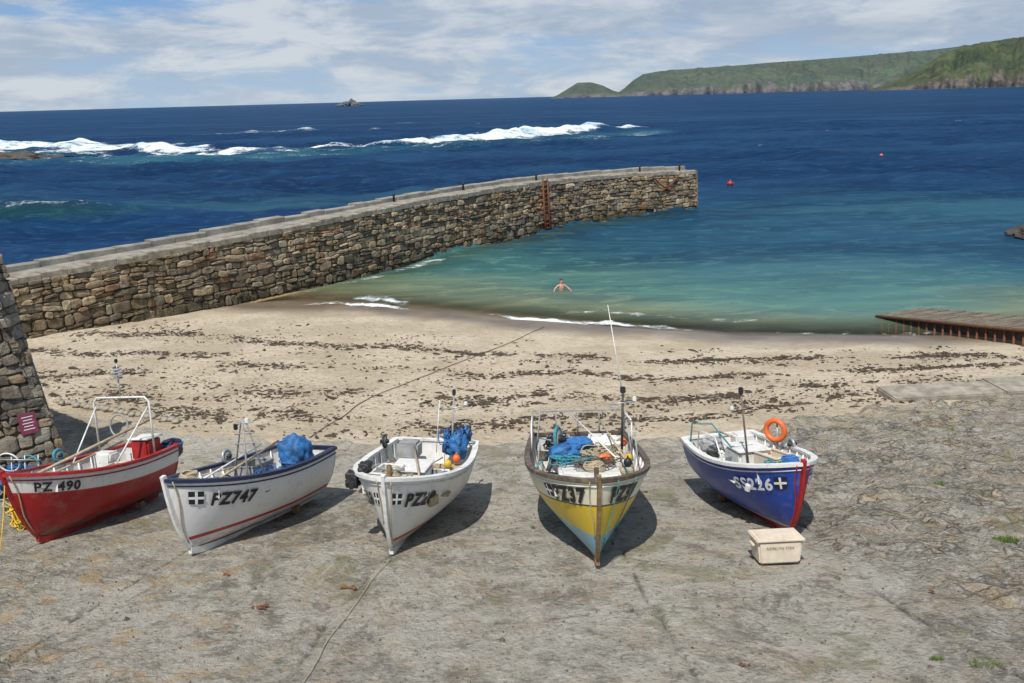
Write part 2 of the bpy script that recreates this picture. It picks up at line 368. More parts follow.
foamA=np.maximum(foamA,.36*k*np.exp(-((d-.3)/1.0)**2)*np.clip((X+60)/10,0,1))
def band(x,a,b_,s=1.0): return np.clip((x-a)/s,0,1)*np.clip((b_-x)/s,0,1)
wig=.35*np.sin(X*.9)+.25*np.sin(X*2.3+1)+.12*np.sin(X*5.1)
sh=ds+wig*.6
foamA=np.maximum(foamA,inn*(.72*np.exp(-((sh-.45)/.5)**2)*(.6+.6*band(X,-2,9,2)+.6*band(X,-10.5,-4.0,1.5))))
foamA=np.maximum(foamA,inn*.85*np.exp(-((sh-1.9)/.75)**2)*band(X,-9.5,-4.0,1.5))
foamA=np.maximum(foamA,inn*.45*np.exp(-((sh-2.8)/.5)**2)*band(X,1,13,2))
foamA=np.maximum(foamA,inn*.5*np.exp(-((X-px-.6)/.7)**2)*(Y<62)*(Y>48))
foamA=np.maximum(foamA,.6*np.exp(-((X-px+3.0)/1.0)**2)*(Y<86)*(Y>34))
def lerp(a,b_,k): return a*(1-k)+b_*k
def sm(x,a,b_): q=np.clip((x-a)/(b_-a),0,1); return (q*q*(3-2*q))
deep=np.array((.0070,.035,.098)); mid=np.array((.014,.062,.112)); teal=np.array((.045,.128,.128)); olive=np.array((.095,.140,.098)); sandy=np.array((.19,.175,.115))
ds2=ds+3*np.sin(X*.13)+1.5*np.sin(X*.31+Y*.2)
col=np.ones(X.shape+(3,))*sandy
col=lerp(col,olive,sm(ds2,-1,3)[...,None]); col=lerp(col,teal,sm(ds2,2,11)[...,None]); col=lerp(col,mid,sm(ds2+np.clip(X-4,0,40)*.45,12,34)[...,None]); col=lerp(col,deep,sm(ds2,34,75)[...,None])
col=lerp(col,np.ones(3)*deep*1.1,((1-inn)*(Y<95)*np.clip((px-X),0,1))[...,None])
gl=(inn*np.exp(-((X-px)/3.0)**2)*(Y<83))[...,None]*.65  # greenish water at the pier foot, with the pier's dark reflection painted in
col=lerp(col,np.array((.035,.055,.03)),gl)
col=lerp(col,np.array((.008,.050,.058)),(face*.85)[...,None])
sh2=(np.exp(-((Y-np.interp(X,[-150,-66,0,40],[250,188,225,268]))/13)**2)*(X<45)*(X>-200)*.35)[...,None]
col=lerp(col,np.array((.02,.13,.16)),sh2)
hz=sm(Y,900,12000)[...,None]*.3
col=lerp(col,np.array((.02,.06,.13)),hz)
alpha=np.where(inn>.5,np.clip(.10+sm(ds,0,5)*.92,0,1),1.)
alpha=np.where(ds<-.2,.05,alpha)
chop=np.clip(.25+.6*sm(Y,46,110),0,.85); chop=np.where((X<px)&(Y<95),.7,chop)
caps=sm(Y,110,220)*(1-.5*sm(Y,900,3000))
Z=Z*np.clip((ds+.5)/6,.15,1)
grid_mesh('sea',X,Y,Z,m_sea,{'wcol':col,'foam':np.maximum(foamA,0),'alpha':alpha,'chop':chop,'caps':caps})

# ------------------------------------------------------------------ masonry
m,t,b=nt('rubble_stone'); v=tc(t)
sc=attr(t,'scol','Color'); n=noi(t,v,4,8,.70); n2=noi(t,v,16,5,.72); n0=noi(t,v,.5,5,.6)
c=mix(t,ss(t,n0,.42,.60,0,.4),sc,mix(t,1.,sc,(.68,.62,.54),'MULTIPLY'))
c=mix(t,ss(t,n,.48,.62,0,.6),c,mix(t,1.,sc,(.50,.46,.40),'MULTIPLY'))
c=mix(t,ss(t,n2,.54,.64,0,.55),c,(.42,.365,.27))
stn=noi(t,tc(t,(1.2,1.2,.12)),1.4,5,.65)
c=mix(t,ss(t,stn,.53,.62,0,.6),c,mix(t,1.,c,(.42,.36,.28),'MULTIPLY'))
L(t,c,b.inputs['Base Color']); b.inputs['Roughness'].default_value=.92
bump(t,b,math_(t,'ADD',n,math_(t,'MULTIPLY',n2,.4)),1.0,.09)
m_stone=m
m_mortar=simple('mortar',(.15,.125,.09),.95,.4,5,.6,bs=.04)
m_deck=simple('pier_concrete',(.27,.255,.22),.9,.35,1.2,.4,dirt=(.15,.14,.115),bs=.03)
m_cop=simple('coping_granite',(.31,.28,.225),.9,.4,2.5,.5,dirt=(.17,.145,.105),bs=.03)
def dens(path,step=.25):
    P=[Vector((*p,0)) for p in path]; n=len(P); out=[]
    for i in range(n-1):
        p0=P[max(i-1,0)];p1=P[i];p2=P[i+1];p3=P[min(i+2,n-1)]
        k=max(2,int((p2-p1).length/step))
        for j in range(k):
            q=j/k
            out.append(.5*((2*p1)+(p2-p0)*q+(2*p0-5*p1+4*p2-p3)*q*q+(3*p1-p0-3*p2+p3)*q**3))
    out.append(P[-1]); return out
class Path:
    def __init__(s,path,step=.25,smooth=True):
        s.p=np.array([(a.x,a.y) for a in (dens(path,step) if smooth else [Vector((*q,0)) for q in path])])
        d=np.diff(s.p,axis=0); s.s=np.concatenate([[0],np.cumsum(np.hypot(d[:,0],d[:,1]))]); s.L=s.s[-1]
    def at(s,q,off=0):
        x=np.interp(q,s.s,s.p[:,0]); y=np.interp(q,s.s,s.p[:,1])
        e=.3; x1=np.interp(min(q+e,s.L),s.s,s.p[:,0])-np.interp(max(q-e,0),s.s,s.p[:,0]); y1=np.interp(min(q+e,s.L),s.s,s.p[:,1])-np.interp(max(q-e,0),s.s,s.p[:,1])
        l=math.hypot(x1,y1); return Vector((x+y1/l*off,y-x1/l*off,0))
def masonry(name,P,zb,zt,parent,cw=(.3,.8),ch=(.2,.38),batter=.06,proud=.07,palette=None,weedz=None,mat=m_stone,irr=.045,wob=.10,rust=None):
    pal=palette; V=[];F=[];Cc=[]
    z=zb; zmax=max(zt(q) for q in np.linspace(0,P.L,60)); z0=zb
    def wz_(q,zz): return noise.noise(Vector((q*.35,zz*1.3,z0)))*wob*1.6+noise.noise(Vector((q*1.3,zz*2,9)))*wob*.6
    while z<zmax-.05:
        h=random.uniform(*ch); q=random.uniform(-.4,0)
        while q<P.L:
            w=random.uniform(*cw)*random.choice((.6,.85,1,1,1.3)); 
            a=max(q,0); e=min(q+w,P.L); q+=w
            if e-a<.1: continue
            top=zt((a+e)/2); zz0=z; zz1=min(z+h,top)
            if zz1-zz0<.05: continue
            rr_=random.random()
            if rr_<.22 and h>.26: s_=random.uniform(.4,.6); parts=[(zz0,zz0+(zz1-zz0)*s_),(zz0+(zz1-zz0)*s_,zz1)]
            else: parts=[(zz0,zz1)]
            for (c0,c1) in parts:
                g=random.uniform(.004,.02); pr=random.uniform(.1,1)**1.0*proud; i0=len(V)
                j=lambda: random.uniform(-irr,irr)
                corners=[(a+g,c0+g),(e-g,c0+g),(e-g,c1-g),(a+g,c1-g)]
                tp=c1>top-.06
                corners=[(x+j(),min(top,y+wz_(x,y)*(0 if (tp and k_>1) else 1)+j()*.6*(0 if (tp and k_>1) else 1))) for k_,(x,y) in enumerate(corners)]
                cx=sum(x for x,_ in corners)/4; cy=sum(y for _,y in corners)/4
                ring8=[]
                for k_ in range(4):
                    A=corners[k_];Bp=corners[(k_-1)%4];Cn=corners[(k_+1)%4]; cu1=random.uniform(.08,.28); cu2=random.uniform(.08,.28)
                    ring8.append((A[0]+(Bp[0]-A[0])*cu1,A[1]+(Bp[1]-A[1])*cu1)); ring8.append((A[0]+(Cn[0]-A[0])*cu2,A[1]+(Cn[1]-A[1])*cu2))
                for (x,y) in ring8:
                    p=P.at(x,-.06-(y-z0)*batter); V.append((p.x,p.y,y))
                for (x,y) in ring8:
                    p=P.at(x,pr*.7-(y-z0)*batter); V.append((p.x,p.y,y))
                ins=.25
                for (x,y) in ring8:
                    x2=x+(cx-x)*ins+j()*.3; y2=y+(cy-y)*ins+j()*.3
                    p=P.at(x2,pr*1.15+.015-(y2-z0)*batter+j()*.35); V.append((p.x,p.y,y2))
                p=P.at(cx,pr*1.2+.02-(cy-z0)*batter+j()*.4); V.append((p.x,p.y,cy))
                for k in range(8):
                    l=(k+1)%8; F.append((i0+16+k,i0+16+l,i0+24)); F.append((i0+k,i0+l,i0+8+l,i0+8+k)); F.append((i0+8+k,i0+8+l,i0+16+l,i0+16+k))
                col=np.array(random.choices([p_[0] for p_ in pal],[p_[1] for p_ in pal])[0])*random.uniform(.7,1.2)
                if rust is not None and abs(cx-rust)<.55: col=col*.35+np.array((.17,.065,.035))
                if weedz is not None:
                    wz=weedz+random.uniform(-.25,.35)
                    if cy<wz: col=col*.25+np.array((.03,.03,.012))
                    elif cy<wz+.8: col=col*random.uniform(.5,.85)
                Cc+= [(*col,1)]*25
        z+=h
    o=mk(name,V,F,mat,False,parent); at=o.data.attributes.new('scol','FLOAT_COLOR','POINT'); at.data.foreach_set('color',np.array(Cc,np.float32).ravel())
    return o
def loft(name,P,o0,o1,zlo,zhi,mat,parent,step=.6,b0=0,wob=0):
    qs=np.linspace(0,P.L,max(2,int(P.L/step))); V=[];F=[]
    for q in qs:
        a=P.at(q,o0); b_=P.at(q,o1); a2=P.at(q,o0-b0)
        w=noise.noise(Vector((q*.8,o0,3)))*wob
        V+=[(a.x,a.y,zlo(q)),(a2.x,a2.y,zhi(q)+w),(b_.x,b_.y,zhi(q)+w*.5),(b_.x,b_.y,zlo(q))]
    n=len(qs)
    for i in range(n-1):
        for k in range(4): F.append((i*4+k,i*4+(k+1)%4,(i+1)*4+(k+1)%4,(i+1)*4+k))
    F.append((0,1,2,3)); F.append(tuple((n-1)*4+k for k in (3,2,1,0)))
    return mk(name,V,F,mat,False,parent)
pier=empty('stone_pier')
P=Path(PIER,.3)
def near_q(x):
    qs=np.linspace(0,P.L,400); return min(qs,key=lambda q:abs(P.at(q,0).x-x))
ql=near_q(3.0)
ztop=lambda q: float(np.interp(q/P.L,[0,.10,.19,.30,.40,.55,.72,.9,1],[2.9,3.1,3.25,3.45,3.65,3.85,3.9,3.75,3.6]))
pal=[((.34,.255,.155),4),((.28,.24,.18),3.5),((.42,.335,.215),2.5),((.17,.14,.10),1.6),((.31,.18,.10),.8),((.48,.41,.29),1.1)]
masonry('harbour_face',P,-1.2,lambda q:ztop(q)-.24,pier,(.32,.95),(.26,.50),.05,.14,pal,.40,irr=.06,wob=.14,rust=ql)
loft('core',P,-.04,-2.3,lambda q:-4,lambda q:ztop(q)-.3,m_mortar,pier,b0=.22)
loft('deck',P,-.75,-2.35,lambda q:ztop(q)-.32,lambda q:ztop(q)-.03,m_deck,pier,wob=.03)
def stones_row(name,w0,w1,prof,mat):
    V=[];F=[];q=0
    while q<P.L-.3:
        w=random.uniform(w0,w1); a=q+.012; e=min(q+w-.012,P.L); q+=w
        i0=len(V); sh_=random.uniform(-.06,.06); dz=random.uniform(-.05,.06); zt_=ztop((a+e)/2)
        for zz,off in prof:
            for s_ in (a,e):
                p=P.at(s_,off+sh_); V.append((p.x,p.y,zt_+zz+(dz+random.uniform(-.015,.015) if zz>-.1 else 0)))
        for k in range(4): F.append((i0+2*k,i0+2*k+1,i0+2*k+3,i0+2*k+2))
        F.append((i0,i0+2,i0+4,i0+6,i0+8)); F.append((i0+9,i0+7,i0+5,i0+3,i0+1))
    mk(name,V,F,mat,False,pier)
stones_row('coping',.6,1.4,((-.30,-.13),(-.03,-.13),(.01,-.17),(.01,-.72),(-.30,-.72)),m_cop)
stones_row('parapet',1.2,2.6,((-.3,-1.85),(.20,-1.87),(.24,-1.92),(.24,-2.42),(-.3,-2.45)),m_deck)
e0=P.at(P.L,.0); e1=P.at(P.L,-2.4); dv=(e0-P.at(P.L-1,0)).normalized()
PE=Path([(e0.x,e0.y),(e0.x+dv.x*.15+.0,e0.y+dv.y*.15),(e1.x+dv.x*.3,e1.y+dv.y*.3)],.3,False)
masonry('pier_head_face',PE,-1.2,lambda q:3.5,pier,(.4,.9),(.25,.42),.03,.10,pal,.5)
PO=Path([(P.at(q,-2.4).x,P.at(q,-2.4).y) for q in np.linspace(P.L,0,50)],.3,False)
masonry('sea_face',PO,-.5,lambda q:ztop(P.L-q)-.3,pier,(.6,1.4),(.35,.55),.02,.08,pal,.8)
for x,o in ((-6.0,-1.7),(-1.8,-1.7),(3.4,-1.6),(12.3,-1.6),(15.4,-.9)):
    q=near_q(x); p=P.at(q,o); zt_=ztop(q)
    sweep('mooring_post',[(p.x,p.y,zt_-.05),(p.x,p.y,zt_+.36),(p.x,p.y,zt_+.40),(p.x,p.y,zt_+.48),(p.x,p.y,zt_+.52)],.13,m_black,pier,10,rfun=lambda u:[.08,.07,.11,.11,.06][int(round(u*4))])
for dq in (-.28,.28):
    p=P.at(ql+dq,.16); p2=P.at(ql+dq,.13-4.6*.05); sweep('ladder_stile',[(p.x,p.y,-.8),(p2.x,p2.y,4.05)],.08,m_rust,pier,8)
for i in range(14):
    z=-.4+i*.33; o=.14-(z+1)*.05; a=P.at(ql-.28,o); b_=P.at(ql+.28,o); tube('ladder_rung',(a.x,a.y,z),(b_.x,b_.y,z),.05,m_rust,pier)
qa=P.L-3.2
for (q0,z0,q1,z1) in ((qa-1.3,3.3,qa,2.3),(qa+1.3,3.3,qa,2.3),(qa-.9,2.1,qa,2.3),(qa+.9,2.1,qa,2.3),(qa,2.3,qa+.2,3.4)):
    pts=[]
    for k in range(9):
        u=k/8; z=z0+(z1-z0)*u-.15*math.sin(math.pi*u); p=P.at(q0+(q1-q0)*u,.20-(z+1.2)*.05+.05); pts.append((p.x,p.y,z))
    sweep('mooring_chain',pts,.07,m_rust,pier,6)

wall=empty('stone_wall')
wpal=[((.25,.23,.195),4),((.18,.165,.14),3),((.31,.28,.23),2),((.32,.245,.16),.9),((.13,.12,.105),1.2)]
BAT=.235
W=Path([(-22,11.3),(-11.2,22.1),(-11.05,22.4),(-11.35,22.8),(-18,29)],.4,False)
masonry('wall_face',W,1.0,lambda q:8.0,wall,(.26,.6),(.18,.34),BAT,.09,wpal,None)
qs=np.linspace(0,W.L,60); V=[];F=[]
for q in qs:
    a=W.at(q,-.03); b_=W.at(q,-.03-7*BAT); V+=[(a.x,a.y,1.0),(b_.x,b_.y,8.0)]
for i in range(59): F.append((2*i,2*i+2,2*i+3,2*i+1))
F.append(tuple(2*i+1 for i in range(60)))
mk('wall_core',V,F,m_mortar,False,wall)
qs_=float(W.s[1])-.55; pz=2.85; pp=W.at(qs_,.14-(pz-1)*BAT)
sg=empty('warning_sign',(pp.x,pp.y,pz)); sg.rotation_euler=(-.23,0,math.radians(45)); m_sign=simple('sign_maroon',(.20,.035,.07),.5,.2,9,0)
box('sign_plate',(0,0,0),(.40,.03,.52),m_sign,sg,bev=.006)
for i in range(5): box('sign_line',(0,-.019,.16-i*.075),(.26-.05*(i%2),.004,.018),m_text_wht,sg,bev=0)

# ------------------------------------------------------------------ headlands
m,t,b=nt('headland_ground'); v=tc(t)
rk=attr(t,'rock'); n=noi(t,v,.005,8,.65); nf=noi(t,v,.014,9,.74); ng=noi(t,v,.04,6,.7)
vf=N(t,'ShaderNodeTexVoronoi'); vf.inputs['Scale'].default_value=.0045; L(t,tc(t,(1,.5,1),rot=(0,0,.4)),vf.inputs['Vector'])
sp_=N(t,'ShaderNodeSeparateColor'); L(t,vf.outputs['Color'],sp_.inputs[0])
g=mix(t,sp_.outputs[0],(.075,.11,.042),(.145,.18,.065))
g=mix(t,ss(t,n,.48,.56,0,.7),g,(.11,.10,.05)); g=mix(t,ss(t,nf,.50,.58,0,.8),g,(.042,.062,.030)); g=mix(t,ss(t,nf,.46,.38,0,.6),g,(.17,.185,.085))
g=mix(t,ss(t,ng,.56,.64,0,.6),g,(.16,.14,.11))
rr=mix(t,ss(t,nf,.42,.58),(.075,.062,.055),(.24,.20,.16))
c=mix(t,ss(t,math_(t,'ADD',rk,math_(t,'MULTIPLY',math_(t,'SUBTRACT',nf,.5),2.6)),.42,.62),g,rr)
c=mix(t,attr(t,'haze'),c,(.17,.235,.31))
L(t,c,b.inputs['Base Color']); b.inputs['Roughness'].default_value=1; b.inputs['Specular IOR Level'].default_value=0
bump(t,b,nf,1,40)
m_head=m
def headland(name,prof,dist,haze,depth=1200,cliff=.28):
    pr=np.array(prof,float); n=520
    bx=np.linspace(pr[0,0],pr[-1,0],n); hs=np.interp(bx,pr[:,0],pr[:,1])
    us=np.linspace(0,1,80)
    X=np.zeros((len(us),n));Y=X.copy();Z=X.copy();R=X.copy()
    for i,u in enumerate(us):
        for j in range(n):
            nn=noise.noise(Vector((bx[j]*40,haze*9,1)))*.6+noise.noise(Vector((bx[j]*120,haze*9,5)))*.35
            coast=dist+nn*200
            if u<.2: zz=cliff*(u/.2)**.6; dy=u/.2*60
            else: q=(u-.2)/.8; dy=60+q*depth; zz=cliff+(1-cliff)*(1-(1-q)**1.7)
            yy=coast+dy; g1=noise.noise(Vector((bx[j]*75+u*.8,u*2.0,haze*3))); g2=noise.noise(Vector((bx[j]*260+u*2,u*4,haze*3))); g3=noise.noise(Vector((bx[j]*800,u*12,haze*3)))
            k=math.sin(math.pi*u) if u<1 else 0
            X[i,j]=bx[j]*yy; Y[i,j]=yy
            Z[i,j]=hs[j]*max(0,zz+(g1*.22+g2*.08+g3*.04)*k)*(yy/(dist+70+depth)) -3*(u==0)+ (hs[j]>6)*noise.noise(Vector((bx[j]*900,u*5,2)))*2.0
            R[i,j]=max(0,1-u/.28)*1.05+ (.28 if g2<-.22 else 0)
    X=np.vstack([X,X[-1:]*1.12]);Y=np.vstack([Y,Y[-1:]*1.12]);Z=np.vstack([Z,Z[-1:]*0-3]);R=np.vstack([R,R[-1:]])
    return grid_mesh(name,X,Y,Z,m_head,{'rock':R,'haze':np.full(X.shape,haze)})
K=.9686/950
def bear(px_): return (px_-512+7.5)*K
dA=5000; fA=(dA+1270)*.9686/950*1.14
profA=[(550,0),(558,3),(568,8),(577,12.5),(590,12.5),(602,9.5),(612,5),(618,3.5),(624,7),(632,13),(642,18),(660,20.5),(700,22),(740,23.5),(770,25),(800,26),(850,28),(890,30),(930,32),(980,36),(1060,42),(1150,48),(1400,52)]
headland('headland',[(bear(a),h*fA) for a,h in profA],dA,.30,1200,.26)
dB=3400; fB=(dB+870)*.9686/950*1.06
profB=[(866,0),(880,3),(900,10),(915,17),(930,26),(945,33),(960,37),(985,41),(1024,45),(1100,50),(1250,56),(1500,62)]
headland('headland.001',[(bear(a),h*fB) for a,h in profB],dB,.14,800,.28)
V=[];F=[]
for k_,(pa,pb,dd) in enumerate(((700,1024,4720),(880,1300,3180))):
    i0=len(V); nn_=80
    for i in range(nn_+1):
        bx=bear(pa+(pb-pa)*i/nn_); w=(18+30*max(0,noise.noise(Vector((i*.35,k_,2)))))*(.2 if noise.noise(Vector((i*.22,k_,7)))<-.1 else 1)
        V+=[(bx*dd,dd,.35),(bx*(dd+w),dd+w,.35)]
    for i in range(nn_): F.append((i0+2*i,i0+2*i+2,i0+2*i+3,i0+2*i+1))
mk('surf',V,F,m_text_wht)
m_rock=simple('wet_rock',(.06,.052,.045),.7,.5,.8,.6,bs=.1)
m_isl=simple('island_rock',(.10,.11,.13),.9,.3,.05,.3)
isl=empty('island',(0,0,0))
for dx,w,h in ((0,15,10),(9,10,16),(16,12,10),(-11,13,6),(26,9,4)):
    blob('rock_stack',((-404+dx*1.3),2500,0),(w,14,h),m_isl,isl,seed=dx+30,amp=.5,power=0,sub=4)
rk=empty('reef_rocks')
for i,(x,y,w,h) in enumerate(((-118,216,9,1.6),(-108,214,6,1.3),(-100,213,4,.7),(-130,220,8,1.9),(-126,209,5,.9))):
    blob('rock',(x,y,0),(w,2.5,h),m_rock,rk,seed=i+3,amp=.5,power=0)
rk2=empty('harbour_rocks')
for i,(x,y,w,h) in enumerate(((35.9,64.6,1.0,.35),(37.5,65.5,2.4,.7),(36.6,62.5,.8,.2),(40,63,3,1.0))):
    blob('rock',(x,y,0),(w,1.2,h),m_rock,rk2,seed=i+13,amp=.5,power=0)

# ------------------------------------------------------------------ ramp at right
ramp=empty('boat_ramp')
m_rampT=simple('ramp_concrete',(.15,.135,.105),.9,.45,2,.5,dirt=(.07,.075,.045),bs=.04)
m_rampS=simple('ramp_side_shade',(.035,.026,.02),.9,.5,3,.6,bs=.05)  # dark brown side, with the shade under the ramp painted into its colour
a0=Vector((16.7,42.3,.14)); dr=Vector((.41,-.912,0)).normalized(); pr_=Vector((.912,.41,0)).normalized()
Ln=14; rise=.12
def rp(s,w,z=0): p=a0+dr*s+pr_*w; return Vector((p.x,p.y,a0.z+rise*s+z))
V=[rp(0,0),rp(Ln,0),rp(Ln,2.8),rp(0,2.8),rp(0,0,-.14),rp(Ln,0,-.14),rp(Ln,2.8,-.14),rp(0,2.8,-.14)]
mk('ramp_slab',V,[(0,1,2,3),(7,6,5,4),(0,4,5,1),(1,5,6,2),(2,6,7,3),(3,7,4,0)],m_rampT,False,ramp)
a=rp(0,.10,-.15);b_=rp(Ln,.10,-.15);c_=rp(Ln,2.7,-.15);d_=rp(0,2.7,-.15)
V=[a,b_,c_,d_]+[Vector((p.x,p.y,-1.2)) for p in (a,b_,c_,d_)]
mk('ramp_base',V,[(0,1,2,3),(7,6,5,4),(0,4,5,1),(1,5,6,2),(2,6,7,3),(3,7,4,0)],m_rampS,False,ramp)
for i in range(34):
    s=.3+i*.42; p=rp(s,.08,-.15)
    if p.z>-.15: tube('timber_pile',(p.x,p.y,-1.0),(p.x,p.y,p.z+.02),.05,m_rust,ramp)
sweep('edge_beam',[rp(0,-.02,-.07),rp(Ln,-.02,-.07)],.06,m_rust,ramp,seg=6)
for i in range(16):
    s=.8+i*.85; tube('ramp_batten',rp(s,.2,.012),rp(s,2.7,.012),.03,m_wood,ramp,seg=6)
sl=empty('concrete_slab',(0,0,0))
for i,(x0,x1,y0,w,h) in enumerate(((11.2,14.6,26.7,1.3,.26),(14.62,19.5,27.0,1.5,.30),(19.52,26,27.2,1.7,.32))):
    box('slab',((x0+x1)/2,y0+w/2,1.16+h/2-.1),(x1-x0,w,h),m_cop,sl,rot=(0,-.01,.06),bev=.04)
ke=empty('stone_kerb')
for i in range(24):
    x=-14.6+i*.2+random.uniform(-.05,.05); y=29.2-i*.11+random.uniform(-.1,.1)
    blob('cobble',(x*1.0,y,bz(x,y)+.05),(random.uniform(.08,.14),.12,.08),m_cop,ke,seed=i,amp=.3,power=.4,sub=2)

# ------------------------------------------------------------------ seaweed
V=[];F=[]
m_weed=simple('seaweed_brown',(.055,.035,.02),.7,.5,15,.5)
for _ in range(24000):
    x=random.uniform(-20,22); kind=random.random(); line=False
    if kind<.45: fr=random.choice((.10,.24,.40,.58))+random.gauss(0,.014)+.05*noise.noise(Vector((x*.22,kind>.2,5)))+.02*math.sin(x*.8); line=True
    else: fr=random.choice((random.gauss(.20,.10),random.gauss(.10,.07),random.gauss(.58,.05),random.uniform(.03,.75)))
    if fr<.01: continue
    e=float(yb(x)); w=float(yw(x)); y=e+(w-e)*fr
    if x<float(pierx(y))+.8: continue
    nz_=noise.noise(Vector((x*.35,y*.7,4)))+.5*noise.noise(Vector((x*1.3,y*1.9,8)))+.4*noise.noise(Vector((x*3.3,y*4,8)))
    if nz_<random.uniform(-.15,.55)-(.22 if line else 0): continue
    z=bz(x,y)+noise.noise(Vector((x*.25,y*.25,3)))*.06+.012
    sc=random.uniform(.012,.05)*(2.3 if random.random()<.07 else 1); k=random.randint(5,8); i0=len(V); rot=random.uniform(-.6,.6) if line else random.random()*6.28; el=random.uniform(1.2,3.5)
    V.append((x,y,z+sc*random.uniform(.25,.9)))
    for j in range(k):
        a=2*math.pi*j/k; rr=sc*random.uniform(.4,1.25); dx=math.cos(a)*rr*el; dy=math.sin(a)*rr
        V.append((x+dx*math.cos(rot)-dy*math.sin(rot),y+dx*math.sin(rot)+dy*math.cos(rot),z+random.uniform(-.02,.03)))
    for j in range(k): F.append((i0,i0+1+j,i0+1+(j+1)%k))
mk('seaweed',V,F,m_weed,False)
V=[];F=[]
for _ in range(1100):
    x=random.uniform(-11,12); y=random.uniform(9,23.5); sc=random.uniform(.006,.022)*(2.4 if random.random()<.05 else 1); z=sz(y)+.015+noise.noise(Vector((x*.35,y*.35,5)))*.05
    i0=len(V); k=5; V.append((x,y,z+sc*.8))
    for j in range(k):
        a=6.283*j/k; V.append((x+math.cos(a)*sc*random.uniform(.6,1.5),y+math.sin(a)*sc*random.uniform(.6,1.5),z-.01))
    for j in range(k): F.append((i0,i0+1+j,i0+1+(j+1)%k))
mk('pebbles',V,F,m_brown,False)
V=[];F=[]
for (x,y,s_) in ((-4.0,13.2,.10),(-2.75,13.9,.10),(2.9,10.9,.05),(-4.9,14.6,.06),(6.3,13.1,.06)):
    for q in range(5):
        i0=len(V); xx=x+random.uniform(-s_,s_)*1.2; yy=y+random.uniform(-s_,s_)*.6; z=sz(yy)+.03; sc=s_*random.uniform(.3,.6); V.append((xx,yy,z+sc*.7))
        for j in range(6):
            a=6.283*j/6; V.append((xx+math.cos(a)*sc*random.uniform(.7,1.6),yy+math.sin(a)*sc*random.uniform(.5,1.1),z-.02+random.uniform(0,.03)))
        for j in range(6): F.append((i0,i0+1+j,i0+1+(j+1)%6))
mk('debris',V,F,m_rust,False)
m_grass=simple('grass',(.11,.17,.03),.8,.4,10,0)
def tuft(x,y,n,rad):
    V=[];F=[]
    for _ in range(n):
        a=random.random()*6.28; q=rad*math.sqrt(random.random()); bx=x+math.cos(a)*q*1.7; by=y+math.sin(a)*q; z=sz(by)-.02
        h=random.uniform(.04,.11); l=random.uniform(-.05,.05); l2=random.uniform(-.05,.05); w=.006; i0=len(V)
        V+= [(bx-w,by,z),(bx+w,by,z),(bx+l*.5+w*.6,by+l2*.5,z+h*.6),(bx+l*.5-w*.6,by+l2*.5,z+h*.6),(bx+l,by+l2,z+h)]
        F+= [(i0,i0+1,i0+2,i0+3),(i0+3,i0+2,i0+4)]
    mk('grass_tuft',V,F,m_grass)
tuft(8.6,15.3,420,.14); tuft(7.7,15.1,120,.06); tuft(5.95,10.7,260,.12); tuft(5.4,10.9,90,.05); tuft(9.0,18.8,100,.07)

# ------------------------------------------------------------------ boats
def lp(a,b_,k): return a+(b_-a)*k
class Hull:
    def __init__(s,L_,B,Dp,rise=.32,rake=.45,stern=.82,full=2.3):
        s.L,s.B,s.D,s.rise,s.rake,s.stern,s.full=L_,B,Dp,rise,rake,stern,full
        s.tq=np.linspace(1,0,200); pts=[s.pt(q,.8,1) for q in s.tq]; d=[0]
        for a,b_ in zip(pts,pts[1:]): d.append(d[-1]+math.hypot(b_.x-a.x,b_.y-a.y))
        s.td=np.array(d)
    def q_at(s,d): return float(np.interp(d,s.td,s.tq))
    def sheer(s,q): return s.D*(1+.05*(1-q)**2+s.rise*q**2.4)
    def keel(s,q): return .10*q**7
    def hb(s,q):
        f=s.stern+(1-s.stern)*math.sin(math.pi/2*q/.42) if q<.42 else max(0,1-((q-.42)/.58)**s.full)**.85
        return s.B/2*f
    def pt(s,q,h,side,off=0):
        zs=s.sheer(q); zk=s.keel(q); hc=min(1,max(0,h))
        ym=(1-(1-hc)**2.1)**.62; yv=hc**.85
        w=min(1,max(0,(q-.30)/.65))**1.1
        y=s.hb(q)*lp(ym,yv,w)
        x=s.L*q-s.rake*(1-h)*q**5-.25*(1-hc)**3*q**7
        return Vector((x,side*max(0,y-off),lp(zk,zs,h)))
    def nrm(s,q,h,side):
        e=.01; a=s.pt(min(1,q+e),h,side)-s.pt(max(0,q-e),h,side); b_=s.pt(q,min(1,h+e),side)-s.pt(q,max(0,h-e),side)
        n=a.cross(b_); n.normalize()
        return n if n.y*side>0 else -n
def text_mesh(txt,size,bold=.02,shear=0):
    cu=D.curves.new('t','FONT'); cu.body=txt; cu.size=size; cu.offset=bold; cu.shear=shear; cu.resolution_u=3; cu.space_character=1.15
    o=D.objects.new('t',cu); scene.collection.objects.link(o); C.view_layer.update()
    me=D.meshes.new_from_object(o.evaluated_get(C.evaluated_depsgraph_get())); D.objects.remove(o)
    bm=bmesh.new(); bm.from_mesh(me); bmesh.ops.triangulate(bm,faces=bm.faces[:])
    for _ in range(7):
        ed=[e for e in bm.edges if e.calc_length()>size*.15]
        if not ed: break
        bmesh.ops.subdivide_edges(bm,edges=ed,cuts=1); bmesh.ops.triangulate(bm,faces=bm.faces[:])
    return bm
